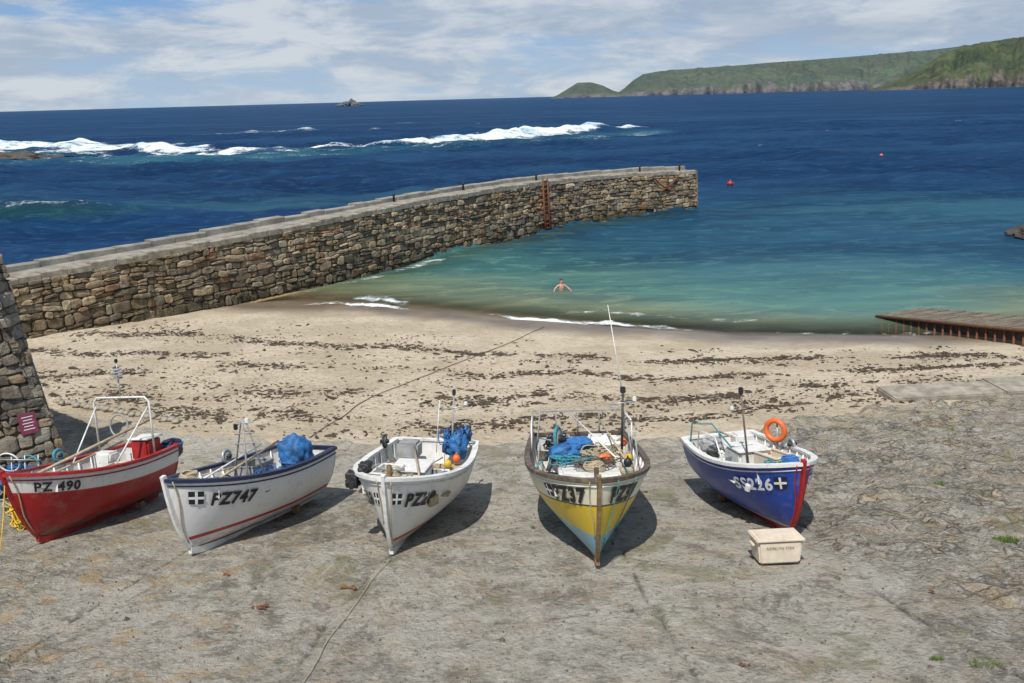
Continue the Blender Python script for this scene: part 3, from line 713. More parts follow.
def wrap(name,bm,H,side,d0,hsd,mat,parent,stretch=1.0,lift=.026):
    W_=max(v.co.x for v in bm.verts)*stretch
    for v in bm.verts:
        xx=v.co.x*stretch; d=d0+xx if side>0 else d0+W_-xx
        q=min(.985,max(0,H.q_at(d))); zs=H.sheer(q); h=1-(hsd-v.co.y)/(zs-H.keel(q)); h=min(.99,max(0,h))
        v.co=H.pt(q,h,side)+H.nrm(q,h,side)*lift
    return bm_obj(name,bm,mat,False,parent)
def patch(H,side,d0,hsd,w,hh,mat,parent,name,lift=.008,n=8):
    bm=bmesh.new(); bmesh.ops.create_grid(bm,x_segments=n,y_segments=n,size=.5)
    for v in bm.verts: v.co=Vector(((v.co.x+.5)*w,(v.co.y+.5)*hh,0))
    return wrap(name,bm,H,side,d0,hsd,mat,parent,1.0,lift)
def make_hull(root,H,mat,m_in,m_rail,m_stem,deck=.80,floor=.36,railw=.045,m_strake=None):
    n=56; m=20
    qs=[1-(1-i/n)**1.35 for i in range(n+1)]; hs=[(j/m)**1.35 for j in range(m+1)]
    V=[];F=[];HZ=[];HS=[]
    for side in (1,-1):
        base=len(V)
        for q in qs:
            for h in hs:
                p=H.pt(q,h,side); V.append(p); HZ.append(p.z); HS.append(H.sheer(q)-p.z)
        for i in range(n):
            for j in range(m):
                a=base+i*(m+1)+j; f=(a,a+m+1,a+m+2,a+1); F.append(f if side<0 else f[::-1])
    for j in range(m): F.append((j,j+1,(n+1)*(m+1)+j+1,(n+1)*(m+1)+j))
    o=mk('hull',V,F,mat,True,root)
    for k,a in (('hz',HZ),('hs',HS)):
        at=o.data.attributes.new(k,'FLOAT','POINT'); at.data.foreach_set('value',a)
    V=[];F=[];k2=len(qs)-3
    for side in (1,-1):
        base=len(V)
        for q in qs[:k2]:
            for h in hs:
                hh=max(h,.06); p=H.pt(q,hh,side,.045); V.append((max(p.x,.05),p.y,p.z+.03*(h<.9)-.004))
        for i in range(k2-1):
            for j in range(m):
                a=base+i*(m+1)+j; f=(a,a+m+1,a+m+2,a+1); F.append(f[::-1] if side<0 else f)
    for j in range(m): F.append((j,j+1,k2*(m+1)+j+1,k2*(m+1)+j))
    mk('inner_lining',V,F,m_in,True,root)
    def width_at(q,z,off=.05):
        zs=H.sheer(q); h=(z-H.keel(q))/(zs-H.keel(q)); return max(0,H.pt(q,max(0,min(1,h)),1,off).y), H.pt(q,max(0,min(1,h)),1).x
    V=[];F=[]; fq=[q for q in qs if q<.9]
    for q in fq:
        y,x=width_at(q,floor); V+=[(max(x,.06),y,floor),(max(x,.06),-y,floor)]
    for i in range(len(fq)-1): F.append((2*i,2*i+1,2*i+3,2*i+2))
    mk('floor_boards',V,F,m_floor,False,root)
    for i in range(9):
        q=.08+i*.085
        if q>deck: break
        for side in (1,-1):
            pts=[H.pt(q,h,side,.06) for h in (.38,.55,.75,.97)]
            sweep('rib',pts,.02,m_in,root,5)
    V=[];F=[]; dq=[q for q in qs if q>=deck]
    for q in dq:
        y=max(0,H.hb(q)-.03); z=H.sheer(q)-.06; V+=[(H.L*q,y,z),(H.L*q,y*.4,z+.03),(H.L*q,-y*.4,z+.03),(H.L*q,-y,z)]
    for i in range(len(dq)-1):
        for k in range(3): F.append((4*i+k,4*i+k+1,4*i+5+k,4*i+4+k))
    V+=[(H.L*dq[0],H.hb(dq[0])*.9,H.sheer(dq[0])-.35),(H.L*dq[0],-H.hb(dq[0])*.9,H.sheer(dq[0])-.35)]; l=len(V)
    F.append((0,1,2,3,l-1,l-2))
    mk('foredeck',V,F,m_in,False,root)
    for side in (1,-1):
        V=[];F=[]
        for q in qs:
            p=H.pt(q,1,side); nn=H.nrm(min(q,.97),.98,side); nn.z=0; nn.normalize()
            wi=min(.075,H.hb(q)+.02); ww=noise.noise(Vector((q*14,side*3,H.L)))*.006
            for (o_,z) in ((railw,-.03),(railw,.03),(-wi,.03),(-wi,-.02)):
                pp=p+nn*(o_+ww); 
                if (pp.y*side)<0 and o_<0: pp.y=0
                V.append((pp.x,pp.y,pp.z+z+ww))
        for i in range(len(qs)-1):
            for k in range(4): F.append((4*i+k,4*i+(k+1)%4,4*i+4+(k+1)%4,4*i+4+k))
        F.append((0,1,2,3)); l=4*(len(qs)-1); F.append((l+3,l+2,l+1,l))
        mk('gunwale',V,F,m_rail,False,root)
        pts=[H.pt(q,1-.11/H.sheer(q),side)+H.nrm(min(.97,q),.9,side)*.008 for q in qs[:-1]]
        sweep('rubbing_strake',pts,.014,m_strake or m_rail,root,6)
    y0=H.hb(0); z0=H.sheer(0); box('transom_cap',(.03,0,z0+.005),(.09,2*y0+.02,.075),m_rail,root)
    V=[];F=[]; seq=[H.pt(1,h,1) for h in [1.06,1,.9,.8,.7,.6,.5,.4,.3,.2,.1,.03]]; seq=[Vector((p.x,0,p.z)) for p in seq]
    seq[0].x=seq[1].x+.02
    for i,p in enumerate(seq):
        tt=(seq[min(i+1,len(seq)-1)]-seq[max(i-1,0)]).normalized(); nn=Vector((-tt.z,0,tt.x)); 
        if nn.x<0: nn=-nn
        for (o_,y) in ((-.05,.04),(.045,.03),(.045,-.03),(-.05,-.04)): V.append(p+nn*o_+Vector((0,y,0)))
    for i in range(len(seq)-1):
        for k in range(4): F.append((4*i+k,4*i+(k+1)%4,4*i+4+(k+1)%4,4*i+4+k))
    F.append((0,1,2,3)); mk('stem',V,F,m_stem,False,root)
    V=[];F=[]
    kq=[i/16 for i in range(17)]
    for q in kq:
        p=H.pt(q,0,1)
        for (y,z) in ((-.04,.03),(-.035,-.09),(.035,-.09),(.04,.03)): V.append((p.x+.03*(q==1),y,p.z+z))
    for i in range(16):
        for k in range(4): F.append((4*i+k,4*i+(k+1)%4,4*i+4+(k+1)%4,4*i+4+k))
    F.append((0,1,2,3)); F.append((67,66,65,64)); mk('keel',V,F,m_stem,False,root)
    for side in (1,-1):
        p=H.pt(.22,.12,side); box('chock',(p.x,p.y*.8,p.z/2-.05),(.18,.12,max(.10,p.z)),m_wood,root,rot=(0,0,.2*side),bev=.01)
def place(name,H,foot,hd,heel=0):
    root=D.objects.new(name,None); link(root)
    h=Vector((hd[0],hd[1],0)).normalized(); X_=Vector((h.x,h.y,-.127*h.y)).normalized(); Zr=Vector((0,.127,1)).normalized(); Y_=Zr.cross(X_).normalized(); Z_=X_.cross(Y_)
    M=Matrix((X_,Y_,Z_)).transposed().to_4x4() @ Matrix.Rotation(math.radians(heel),4,'X')
    xf=H.pt(1,0,1).x
    loc=Vector((foot[0],foot[1],sz(foot[1])+.0))-(M@Vector((xf,0,-.06)))
    M.translation=loc; root.matrix_world=M
    return root
def fishbox(c,rz,mat,parent,s=(.7,.42,.28)):
    x,y,z=s
    box('fish_box_base',(c[0],c[1],c[2]+.02),(x*.94,y*.92,.03),mat,parent,rot=(0,0,rz),bev=.005)
    for dx,dy,w,d in ((0,y/2,x,.02),(0,-y/2,x,.02),(x/2,0,.02,y),(-x/2,0,.02,y)):
        ox=dx*math.cos(rz)-dy*math.sin(rz); oy=dx*math.sin(rz)+dy*math.cos(rz)
        box('fish_box_side',(c[0]+ox,c[1]+oy,c[2]+z/2),(w,d,z),mat,parent,rot=(0,0,rz),bev=.004)
        box('fish_box_rim',(c[0]+ox,c[1]+oy,c[2]+z),(w+.03,d+.03,.03),mat,parent,rot=(0,0,rz),bev=.006)
def coil(c,R,mat,parent,n=5,r=.014):
    pts=[]
    for i in range(n*20):
        a=i/20*2*math.pi; rr=R*(1+.12*math.sin(i*.37)); pts.append((c[0]+math.cos(a)*rr,c[1]+math.sin(a)*rr,c[2]+r*1.5*i/20+.01*math.sin(i*1.3)))
    sweep('rope_coil',pts,r,mat,parent,5)
def tangle(c,s,mat,parent,n=60,r=.012,seed=1):
    rr=random.Random(seed); pts=[]
    for i in range(n):
        a=i*.9+rr.uniform(-.5,.5); k=rr.uniform(.3,1)
        pts.append(Vector((c[0]+math.cos(a)*s[0]*k,c[1]+math.sin(a)*s[1]*k,c[2]+rr.uniform(0,1)*s[2])))
    out=[]
    for i in range(len(pts)-1):
        p0=pts[max(i-1,0)];p1=pts[i];p2=pts[i+1];p3=pts[min(i+2,len(pts)-1)]
        for j in range(4):
            q=j/4; out.append(.5*((2*p1)+(p2-p0)*q+(2*p0-5*p1+4*p2-p3)*q*q+(3*p1-p0-3*p2+p3)*q**3))
    sweep('rope_tangle',out,r,mat,parent,5)
def hang(a,b_,mat,parent,sag=.1,r=.012,name='bow_rope'):
    a=Vector(a);b_=Vector(b_); sweep(name,[a.lerp(b_,i/12)-Vector((0,0,sag*math.sin(math.pi*i/12))) for i in range(13)],r,mat,parent,6)
def drape(H,side,d,mat,parent,r=.012,low=.1,n=14):
    pts=[]
    for i in range(n):
        u=i/(n-1); q=min(.985,H.q_at(d+.05*math.sin(u*5))); h=lp(1.0,low,u); pts.append(H.pt(q,h,side)+H.nrm(q,max(.05,min(.97,h)),side)*(.05 if u<.12 else .025))
    sweep('bow_rope',pts,r,mat,parent,6)
def hauler(c,parent,R=.16,ax=(0,1,0),mat=m_teal):
    ring('hauler_rim',c,R,.03,ax,mat,parent); a=Vector(ax).normalized()
    tube('hauler_disc',Vector(c)-a*.02,Vector(c)+a*.02,R*.95,m_grey,parent,seg=20); tube('hauler_hub',Vector(c)-a*.09,Vector(c)+a*.09,R*.35,m_black,parent,seg=12)
def buoy(c,R,mat,parent):
    blob('buoy',c,(R,R,R*1.15),mat,parent,amp=.02,power=0,sub=3); tube('buoy_eye',(c[0],c[1],c[2]+R),(c[0],c[1],c[2]+R*1.6),R*.22,mat,parent)
def engine_cover(c,s,mat,parent,bev=.06):
    box('engine_box',c,s,mat,parent,bev=bev); box('engine_box_lid',(c[0],c[1],c[2]+s[2]/2+.012),(s[0]*1.04,s[1]*1.04,.03),mat,parent,bev=.01)
def piran(H,side,d0,hsd,s,parent):
    patch(H,side,d0,hsd,s*1.15,s,m_text_blk,parent,'flag_field',.016)
    patch(H,side,d0+s*.47,hsd,s*.2,s,m_text_wht,parent,'flag_cross',.024)
    patch(H,side,d0,hsd-s*.4,s*1.15,s*.2,m_text_wht,parent,'flag_cross',.0245)
def clutter(H,root,seed,n=14,z=.75,x0=.12,x1=.75):
    rr=random.Random(seed)
    mats=[m_black,m_rope,m_grey,m_white,m_wood2,m_steel,m_teal,m_floor,m_brown,m_orange]
    for i in range(n):
        q=rr.uniform(x0,x1); y=rr.uniform(-.75,.75)*H.hb(q); c=(q*H.L,y,z+rr.uniform(-.15,.15)); k=rr.random(); mm=rr.choice(mats)
        if k<.35: box('gear_item',c,(rr.uniform(.10,.25),rr.uniform(.08,.22),rr.uniform(.06,.2)),mm,root,rot=(rr.uniform(-.3,.3),rr.uniform(-.3,.3),rr.uniform(0,3)),bev=.015)
        elif k<.6: blob('gear_bag',c,(rr.uniform(.08,.16),rr.uniform(.08,.15),rr.uniform(.05,.12)),mm,root,seed=i+seed*7,amp=.35,power=.1,sub=3)
        elif k<.8: coil(c,rr.uniform(.09,.16),rr.choice((m_rope,m_bluer,m_ropeg,m_black)),root,4,.012)
        else:
            a=rr.uniform(-.5,.5); l=rr.uniform(.4,.9); tube('pole_item',(c[0]-l,c[1]-a*.3,c[2]+.1),(c[0]+l,min(.7*H.hb(q),c[1]+a*.3),c[2]+rr.uniform(.1,.4)),.014,mm,root)

# --- red boat
H=Hull(3.9,1.75,1.05,.38,.36)
b1=place('fishing_boat',H,(-9.02,16.48),(-.33,-.94),3)
hm=hull_mat('hull_red',(.34,.010,.014),[('s',0,.38,(.70,.69,.65)),('s',.355,.38,(.5,.05,.04)),('z',-1,.16,(.18,.02,.02))])
make_hull(b1,H,hm,m_white,m_redp,m_redp)
wrap('registration',text_mesh('PZ 490',.25,.008),H,1,.42,.325,m_text_blk,b1)
wrap('registration',text_mesh('PZ 490',.25,.008),H,-1,.42,.325,m_text_blk,b1)
zt=2.3
sweep('gallows_frame',[(.75,.72,1.05),(.75,.72,zt-.1),(.75,.62,zt),(.75,-.62,zt),(.75,-.72,zt-.1),(.75,-.72,1.05)],.022,m_white,b1)
sweep('gallows_brace',[(.75,.68,zt-.2),(1.7,.55,1.1)],.016,m_white,b1); sweep('gallows_brace',[(.75,-.68,zt-.2),(1.7,-.55,1.1)],.016,m_white,b1)
box('wheelhouse_box',(.5,.3,1.15),(.45,.45,.45),m_redp,b1,bev=.04); box('wheelhouse_lid',(.5,.3,1.39),(.52,.52,.04),m_white,b1)
box('console',(1.25,-.1,.95),(.3,.45,.6),m_white,b1,bev=.04)
ring('lifebuoy_hoop',(.78,-.1,1.7),.23,.018,(1,0,.1),m_grey,b1)
tube('boom',(3.1,-.35,1.15),(.4,.65,1.85),.03,m_wood2,b1); tube('oar',(3.0,.1,1.2),(.3,-.5,1.25),.02,m_wood2,b1)
tube('aerial_pole',(.75,0,zt),(.75,0,zt+.4),.015,m_steel,b1)
for k in range(4):
    ring('radar_reflector',(.75,0,zt+.42+k*.06),.12-.025*abs(k-1.5),.016,(0,0,1),m_grey,b1)
tube('light_mast',(.75,0,zt+.4),(.75,0,zt+.75),.012,m_steel,b1); box('nav_light',(.75,0,zt+.78),(.06,.06,.08),m_black,b1)
blob('fish_bin',(-.12,.45,1.0),(.22,.2,.22),m_navy,b1,seed=3,amp=.1,power=.4)
ring('bin_rope',(-.12,.45,1.1),.23,.02,(0,0,1),m_bluer,b1)
engine_cover((2.0,0,.65),(.7,.6,.5),m_white,b1)
tangle((2.7,0,.95),(.35,.3,.15),m_bluer,b1,40,.012,5); coil((2.8,.2,1.05),.18,m_rope,b1); fishbox((1.6,.4,.75),.2,m_cream,b1)
drape(H,1,.10,m_rope,b1); hang((3.85,0,1.4),(4.3,.1,.05),m_yellowp,b1,.15)
hauler((1.8,-.8,1.3),b1,.12,(0,1,.1)); clutter(H,b1,11,12)

# --- white boat, red waterline
H=Hull(4.2,1.75,1.05,.40,.24)
b2=place('fishing_boat',H,(-5.85,15.6),(-.39,-.92),2)
hm=hull_mat('hull_white_red',(.72,.72,.70),[('s',0,.05,(.02,.03,.08)),('z',.26,.33,(.42,.03,.03)),('z',-1,.10,(.30,.05,.04))])
make_hull(b2,H,hm,m_white,m_navy,m_white)
wrap('registration',text_mesh('PZ747',.31,.014,.15),H,1,.74,.46,m_text_blk,b2)
wrap('registration',text_mesh('PZ747',.31,.014,.15),H,-1,.74,.46,m_text_blk,b2)
piran(H,1,.34,.44,.24,b2); piran(H,-1,.34,.44,.24,b2)
blob('engine_tarpaulin',(.62,.15,1.10),(.30,.30,.36),m_tarp,b2,seed=4,amp=.28,power=.35,freq=2.6)
ring('tarp_lashing',(.62,.15,.98),.34,.012,(0,0,1),m_bluer,b2)
sweep('mast_frame',[(1.9,.35,.9),(2.0,.1,2.0),(2.0,-.05,2.05),(1.9,-.4,.9)],.018,m_grey,b2)
for z in (1.6,1.8,2.0): tube('mast_spreader',(2,-.22,z),(2,.25,z+.05),.013,m_grey,b2)
tube('mast',(2,0,.5),(2,0,2.15),.026,m_grey,b2,.015); box('mast_lamp',(2,.12,2.08),(.08,.08,.1),m_white,b2); box('mast_lamp',(2,-.18,1.95),(.07,.07,.12),m_black,b2)
tube('spar',(3.3,.25,1.2),(.3,-.5,1.28),.025,m_wood2,b2); tube('spar',(3.2,-.1,1.2),(.6,-.75,1.25),.018,m_white,b2)
engine_cover((2.7,.0,.75),(.5,.5,.45),m_grey,b2)
blob('lifejacket',(2.35,.35,.98),(.20,.12,.10),m_orange,b2,seed=8,amp=.3,power=.1); tangle((2.95,.1,.98),(.3,.3,.2),m_black,b2,40,.014,3); tangle((1.6,.2,.8),(.3,.4,.25),m_bluer,b2,40,.014,8)
fishbox((1.4,-.3,.8),.1,m_grey,b2); coil((3.6,0,1.36),.14,m_rope,b2); hauler((1.6,-.80,1.25),b2,.12,(0,1,.1),m_steel)
for x in (1.1,2.3): box('thwart',(x,0,.82),(.24,1.5,.04),m_wood2,b2)
drape(H,1,.12,m_rope,b2); clutter(H,b2,12,16)

# --- white boat
H=Hull(4.4,2.08,1.1,.36,.28,.84)
b3=place('fishing_boat',H,(-2.22,15.28),(-.13,-.99),-2)
hm=hull_mat('hull_white',(.74,.74,.71),[('z',.24,.30,(.42,.04,.03)),('z',-1,.24,(.58,.56,.50))])
make_hull(b3,H,hm,m_white,m_white,m_white)
wrap('registration',text_mesh('PZ28',.33,.015,.1),H,1,.44,.50,m_text_blk,b3)
wrap('registration',text_mesh('PZ28',.33,.015,.1),H,-1,.44,.50,m_text_blk,b3)
piran(H,1,.12,.46,.20,b3); piran(H,-1,.12,.46,.20,b3)
engine_cover((1.9,-.1,.85),(.9,.7,.45),m_white,b3); 
for x in (1.0,2.9): box('thwart',(x,0,.85),(.26,1.7,.045),m_wood2,b3)
blob('blue_bag',(.75,.62,1.25),(.20,.18,.28),m_tarp,b3,seed=2,amp=.35,power=.1); blob('blue_bag',(.4,.42,1.2),(.2,.2,.24),m_tarp,b3,seed=9,amp=.35,power=.1)
blob('blue_bag',(.5,.72,1.42),(.12,.12,.16),m_bluer,b3,seed=12,amp=.3,power=.1); tangle((.6,.6,1.35),(.28,.28,.3),m_black,b3,34,.012,77); tangle((.7,.5,1.25),(.28,.3,.3),m_bluer,b3,34,.012,78)
tube('mast',(.7,.45,.6),(.62,.5,2.3),.026,m_grey,b3,.015); tube('mast_spreader',(.65,.2,1.95),(.65,.8,2.05),.014,m_steel,b3); box('mast_lamp',(.62,.5,2.32),(.07,.07,.12),m_black,b3); box('mast_lamp',(.65,.75,2.1),(.07,.07,.08),m_white,b3)
tube('aerial',(.5,.1,1.0),(.4,.15,2.1),.008,m_white,b3)
box('net_pot_cover',(.6,-.45,1.08),(.5,.45,.35),m_grey,b3,bev=.05); hauler((.9,-.9,1.3),b3,.12,(0,1,.1),m_black)
buoy((1.0,.62,1.02),.08,m_orange,b3); buoy((1.3,.5,.98),.08,m_yellowp,b3)
tangle((2.6,.2,.9),(.35,.4,.15),m_rope,b3,50,.014,2); fishbox((2.4,-.45,.85),-.1,m_white,b3); coil((3.8,0,1.42),.15,m_rope,b3)
box('bow_bitt',(4.0,0,1.5),(.08,.08,.3),m_wood,b3); tube('fairlead_bar',(3.9,-.25,1.55),(3.9,.25,1.55),.025,m_steel,b3)
blob('fender',(3.35,-.84,1.18),(.12,.10,.14),m_black,b3,seed=5,amp=.2); blob('fender',(3.4,-.6,1.42),(.13,.10,.09),m_black,b3,seed=6,amp=.2)
drape(H,1,.08,m_rope,b3); drape(H,-1,.08,m_rope,b3,low=.4)
tube('oar',(3.4,.4,1.25),(.8,-.3,1.2),.02,m_wood2,b3); clutter(H,b3,13,14)

# --- yellow boat
H=Hull(4.9,2.25,1.22,.32,.30,.86,2.5)
b4=place('fishing_boat',H,(1.33,14.45),(.0,-1),0)
hm=hull_mat('hull_yellow',(.66,.46,.02),[('s',0,.05,(.08,.06,.05)),('s',.05,.43,(.72,.68,.50)),('s',.43,.46,(.05,.05,.05)),('z',-1,.58,(.22,.44,.52)),('z',-1,.16,(.16,.30,.36))])
make_hull(b4,H,hm,m_white,m_brown,m_wood,railw=.03,m_strake=m_white)
wrap('registration',text_mesh('PZ37',.36,.018,.1),H,1,.24,.39,m_text_blk,b4)
wrap('registration',text_mesh('PZ37',.36,.018,.1),H,-1,.24,.39,m_text_blk,b4)
piran(H,-1,1.2,.37,.22,b4)
box('cuddy',(2.9,0,1.05),(.9,1.1,.50),m_white,b4,bev=.06); box('cuddy_hatch',(2.9,0,1.32),(.5,.5,.05),m_grey,b4)
sweep('side_rail',[(.3,.95,1.3),(.3,.95,1.8),(1.3,.98,1.8),(1.3,.98,1.3)],.018,m_white,b4)
sweep('side_rail',[(.3,-.95,1.3),(.3,-.95,1.8),(1.6,-1.0,1.8),(1.6,-1.0,1.3)],.018,m_white,b4)
sweep('stern_rail',[(.15,.95,1.3),(.1,.95,1.8),(.1,-.95,1.8),(.15,-.95,1.3)],.018,m_grey,b4)
for y in (-.45,0,.45): tube('rail_post',(.1,y,1.3),(.1,y,1.8),.014,m_grey,b4)
hauler((1.9,-.50,1.62),b4,.22,(.35,1,.1),m_teal); tube('hauler_post',(1.9,-.7,1.0),(1.9,-.50,1.6),.05,m_grey,b4)
blob('blue_tarpaulin',(2.1,-.42,1.38),(.24,.26,.18),m_tarp,b4,seed=14,amp=.4,power=.1); blob('oilskin',(1.4,-.1,1.40),(.2,.26,.12),m_bluer,b4,seed=16,amp=.35,power=.1)
blob('sail_cloth',(1.2,.45,1.35),(.26,.3,.15),m_white,b4,seed=18,amp=.4,power=.1); blob('oilskin',(2.4,.35,1.36),(.12,.12,.07),m_orange,b4,seed=19,amp=.3,power=.1)
tube('mast',(1.7,.72,.8),(1.6,.78,2.45),.03,m_black,b4,.02); tube('whip_aerial',(1.62,.77,2.4),(1.25,.55,4.1),.013,m_white,b4,.006)
tube('mast_spreader',(1.62,.5,2.2),(1.62,1.0,2.25),.016,m_steel,b4); box('mast_lamp',(1.6,.78,2.48),(.1,.1,.12),m_black,b4); box('mast_lamp',(1.62,1.0,2.3),(.07,.07,.1),m_white,b4)
engine_cover((1.1,0,.92),(.8,.8,.55),m_floor,b4)
for i,(x,y,mm) in enumerate(((2.2,.8,m_yellowp),(2.5,.75,m_black),(.9,.85,m_orange))): buoy((x,y,1.28),.08,mm,b4)
tangle((1.9,.3,1.22),(.5,.55,.2),m_rope,b4,90,.012,21); tangle((2.6,-.3,1.32),(.35,.5,.12),m_teal,b4,50,.011,22); tangle((1.2,-.5,1.28),(.4,.3,.25),m_black,b4,60,.013,23); tangle((2.9,.1,1.34),(.4,.45,.10),m_brown,b4,60,.012,24)
fishbox((.7,-.4,1.05),.1,m_grey,b4); fishbox((.7,.4,1.05),-.1,m_white,b4)
for (x,y,x2,y2,z2) in ((2.1,.9,1.9,.8,1.95),(2.5,.95,2.4,.9,1.8),(1.0,-.9,.9,-.8,2.0),(2.6,-.92,2.5,-.88,1.7)): tube('stanchion',(x,y,1.2),(x2,y2,z2),.015,m_grey,b4)
tube('pole',(2.9,.65,1.45),(.3,.4,1.7),.018,m_wood2,b4); tube('pole',(2.8,.5,1.45),(.2,-.2,1.8),.014,m_white,b4)
coil((4.0,0,1.56),.16,m_rope,b4); box('bow_bitt',(4.4,0,1.60),(.08,.08,.2),m_brown,b4)
drape(H,1,.35,m_ropeg,b4,low=.05,r=.009); drape(H,1,.9,m_ropeg,b4,low=.15,r=.009); drape(H,-1,.12,m_rope,b4,low=.3,r=.009)
clutter(H,b4,14,24,1.08,.1,.72)

# --- blue boat
H=Hull(3.95,1.85,1.05,.38,.28,.84)
b5=place('fishing_boat',H,(4.96,15.72),(.17,-.985),2)
hm=hull_mat('hull_blue',(.012,.055,.33),[('s',0,.04,(.6,.62,.6)),('s',.10,.125,(.55,.6,.65)),('z',-1,.13,(.25,.03,.03)),('z',.13,.16,(.6,.6,.6))])
make_hull(b5,H,hm,m_white,m_white,m_redp)
wrap('registration',text_mesh('SS226',.32,.010,.1),H,-1,.58,.46,m_text_wht,b5,1.08)
wrap('registration',text_mesh('SS226',.32,.010,.1),H,1,.20,.46,m_text_wht,b5,1.08)
piran(H,-1,.28,.44,.22,b5)
tube('mast',(1.9,-.1,.5),(1.85,-.22,2.35),.024,m_brown,b5,.016); tube('mast_spreader',(1.86,-.42,2.0),(1.86,.02,2.05),.014,m_black,b5)
box('mast_lamp',(1.85,-.22,2.4),(.08,.08,.14),m_black,b5); box('mast_lamp',(1.86,-.42,2.08),(.06,.06,.08),m_white,b5)
ring('lifebuoy',(1.35,.70,1.42),.20,.055,(.75,-1,.0),m_orange,b5); tube('lifebuoy_post',(1.35,.74,.9),(1.35,.74,1.6),.02,m_steel,b5)
sweep('spray_frame',[(1.0,-.82,1.1),(1.0,-.78,1.5),(1.7,-.72,1.5),(2.1,-.75,1.15)],.016,m_white,b5); sweep('spray_frame',[(.4,-.75,1.1),(.4,-.7,1.5),(1.0,-.5,1.6),(1.5,-.3,1.2)],.016,m_teal,b5)
engine_cover((1.3,.1,.9),(.8,.65,.45),m_white,b5); box('console',(.5,.35,1.0),(.35,.4,.45),m_white,b5,bev=.04)
for x in (.7,2.5): box('thwart',(x,0,.84),(.24,1.5,.04),m_white,b5)
tangle((2.5,.1,.95),(.3,.4,.15),m_teal,b5,50,.012,31); fishbox((2.0,.35,.85),.2,m_cream,b5); coil((3.45,0,1.35),.14,m_bluer,b5); blob('oilskin',(.55,-.35,1.05),(.22,.22,.15),m_grey,b5,seed=33,amp=.35,power=.1)
tube('tiller_bar',(.1,0,1.2),(.9,0,1.25),.02,m_wood2,b5)
drape(H,1,.12,m_redp,b5); drape(H,-1,.08,m_redp,b5); hauler((1.7,.88,1.2),b5,.10,(0,1,.1),m_steel); clutter(H,b5,15,12)

# ------------------------------------------------------------------ fish box on slip
fb=empty('fish_box',(4.36,14.62,sz(14.62)+.03)); fb.rotation_euler=(-.12,0,.05)
box('tub',(0,0,.20),(.76,.50,.40),m_cream,fb,bev=.03,taper=.9); box('lid',(0,0,.415),(.82,.56,.06),m_cream,fb,bev=.02); box('lid_panel',(0,0,.45),(.66,.40,.015),m_cream,fb,bev=.006)
for s_ in (-1,1): box('handle',(s_*.41,0,.30),(.05,.2,.04),m_cream,fb,bev=.01)
bm=text_mesh('NEWLYN FISH',.065,.0)
for v_ in bm.verts: v_.co=Vector((v_.co.x-.24,-.256,v_.co.y+.26))
bm_obj('lettering',bm,m_brown,False,fb)

# ------------------------------------------------------------------ clutter by the wall
gh=empty('fishing_gear_heap')
z=sz(19.4)
blob('blue_tarpaulin',(-10.5,18.9,z+.75),(.42,.34,.28),m_tarp,gh,seed=41,amp=.4,power=.1)
fishbox((-10.5,18.9,z),.2,m_grey,gh,(.9,.7,.45)); fishbox((-11.4,18.6,z),-.1,m_bluer,gh,(.8,.6,.45))
ring('hoop',(-10.15,18.7,z+1.1),.24,.018,(.3,1,0),m_teal,gh); ring('hoop',(-10.6,18.7,z+1.2),.22,.018,(0,1,.2),m_white,gh)
for k in range(4): tube('pot_frame',(-10.9+k*.28,18.6,z+.1),(-10.8+k*.28,18.7,z+1.35),.014,m_steel,gh)
tube('pot_frame',(-11.0,18.65,z+1.3),(-9.9,18.65,z+1.25),.014,m_steel,gh)
tangle((-9.9,17.7,sz(17.7)),(.35,.3,.55),m_yellowp,gh,90,.016,44); tangle((-10.2,18.2,sz(18.2)),(.4,.3,.5),m_rope,gh,90,.016,45); tangle((-10.0,18.5,sz(18.8)+.4),(.4,.3,.4),m_bluer,gh,70,.016,46)

# ------------------------------------------------------------------ ropes
def groundrope(name,pts,r,mat):
    out=[]
    for i in range(len(pts)-1):
        a,b_=pts[i],pts[i+1]; n=24
        for k in range(n):
            u=k/n; x=lp(a[0],b_[0],u); y=lp(a[1],b_[1],u); x+=.08*noise.noise(Vector((x*.8,y*.8,3))); 
            z=(sz(y) if y<float(yb(x)) else bz(x,y))+.028+noise.noise(Vector((x*.25,y*.25,3)))*.06*(y>24)+noise.noise(Vector((x*.35,y*.35,5)))*.05*(y<24); out.append((x,y,z))
    sweep(name,out,r,mat,None,6)
groundrope('mooring_rope',[(-5.6,24.6),(-4.6,29.0),(-1.2,35.5),(1.6,41.8)],.012,m_brown)
groundrope('mooring_rope',[(-2.2,15.1),(-2.6,13.0),(-2.9,9.5)],.007,m_rope)

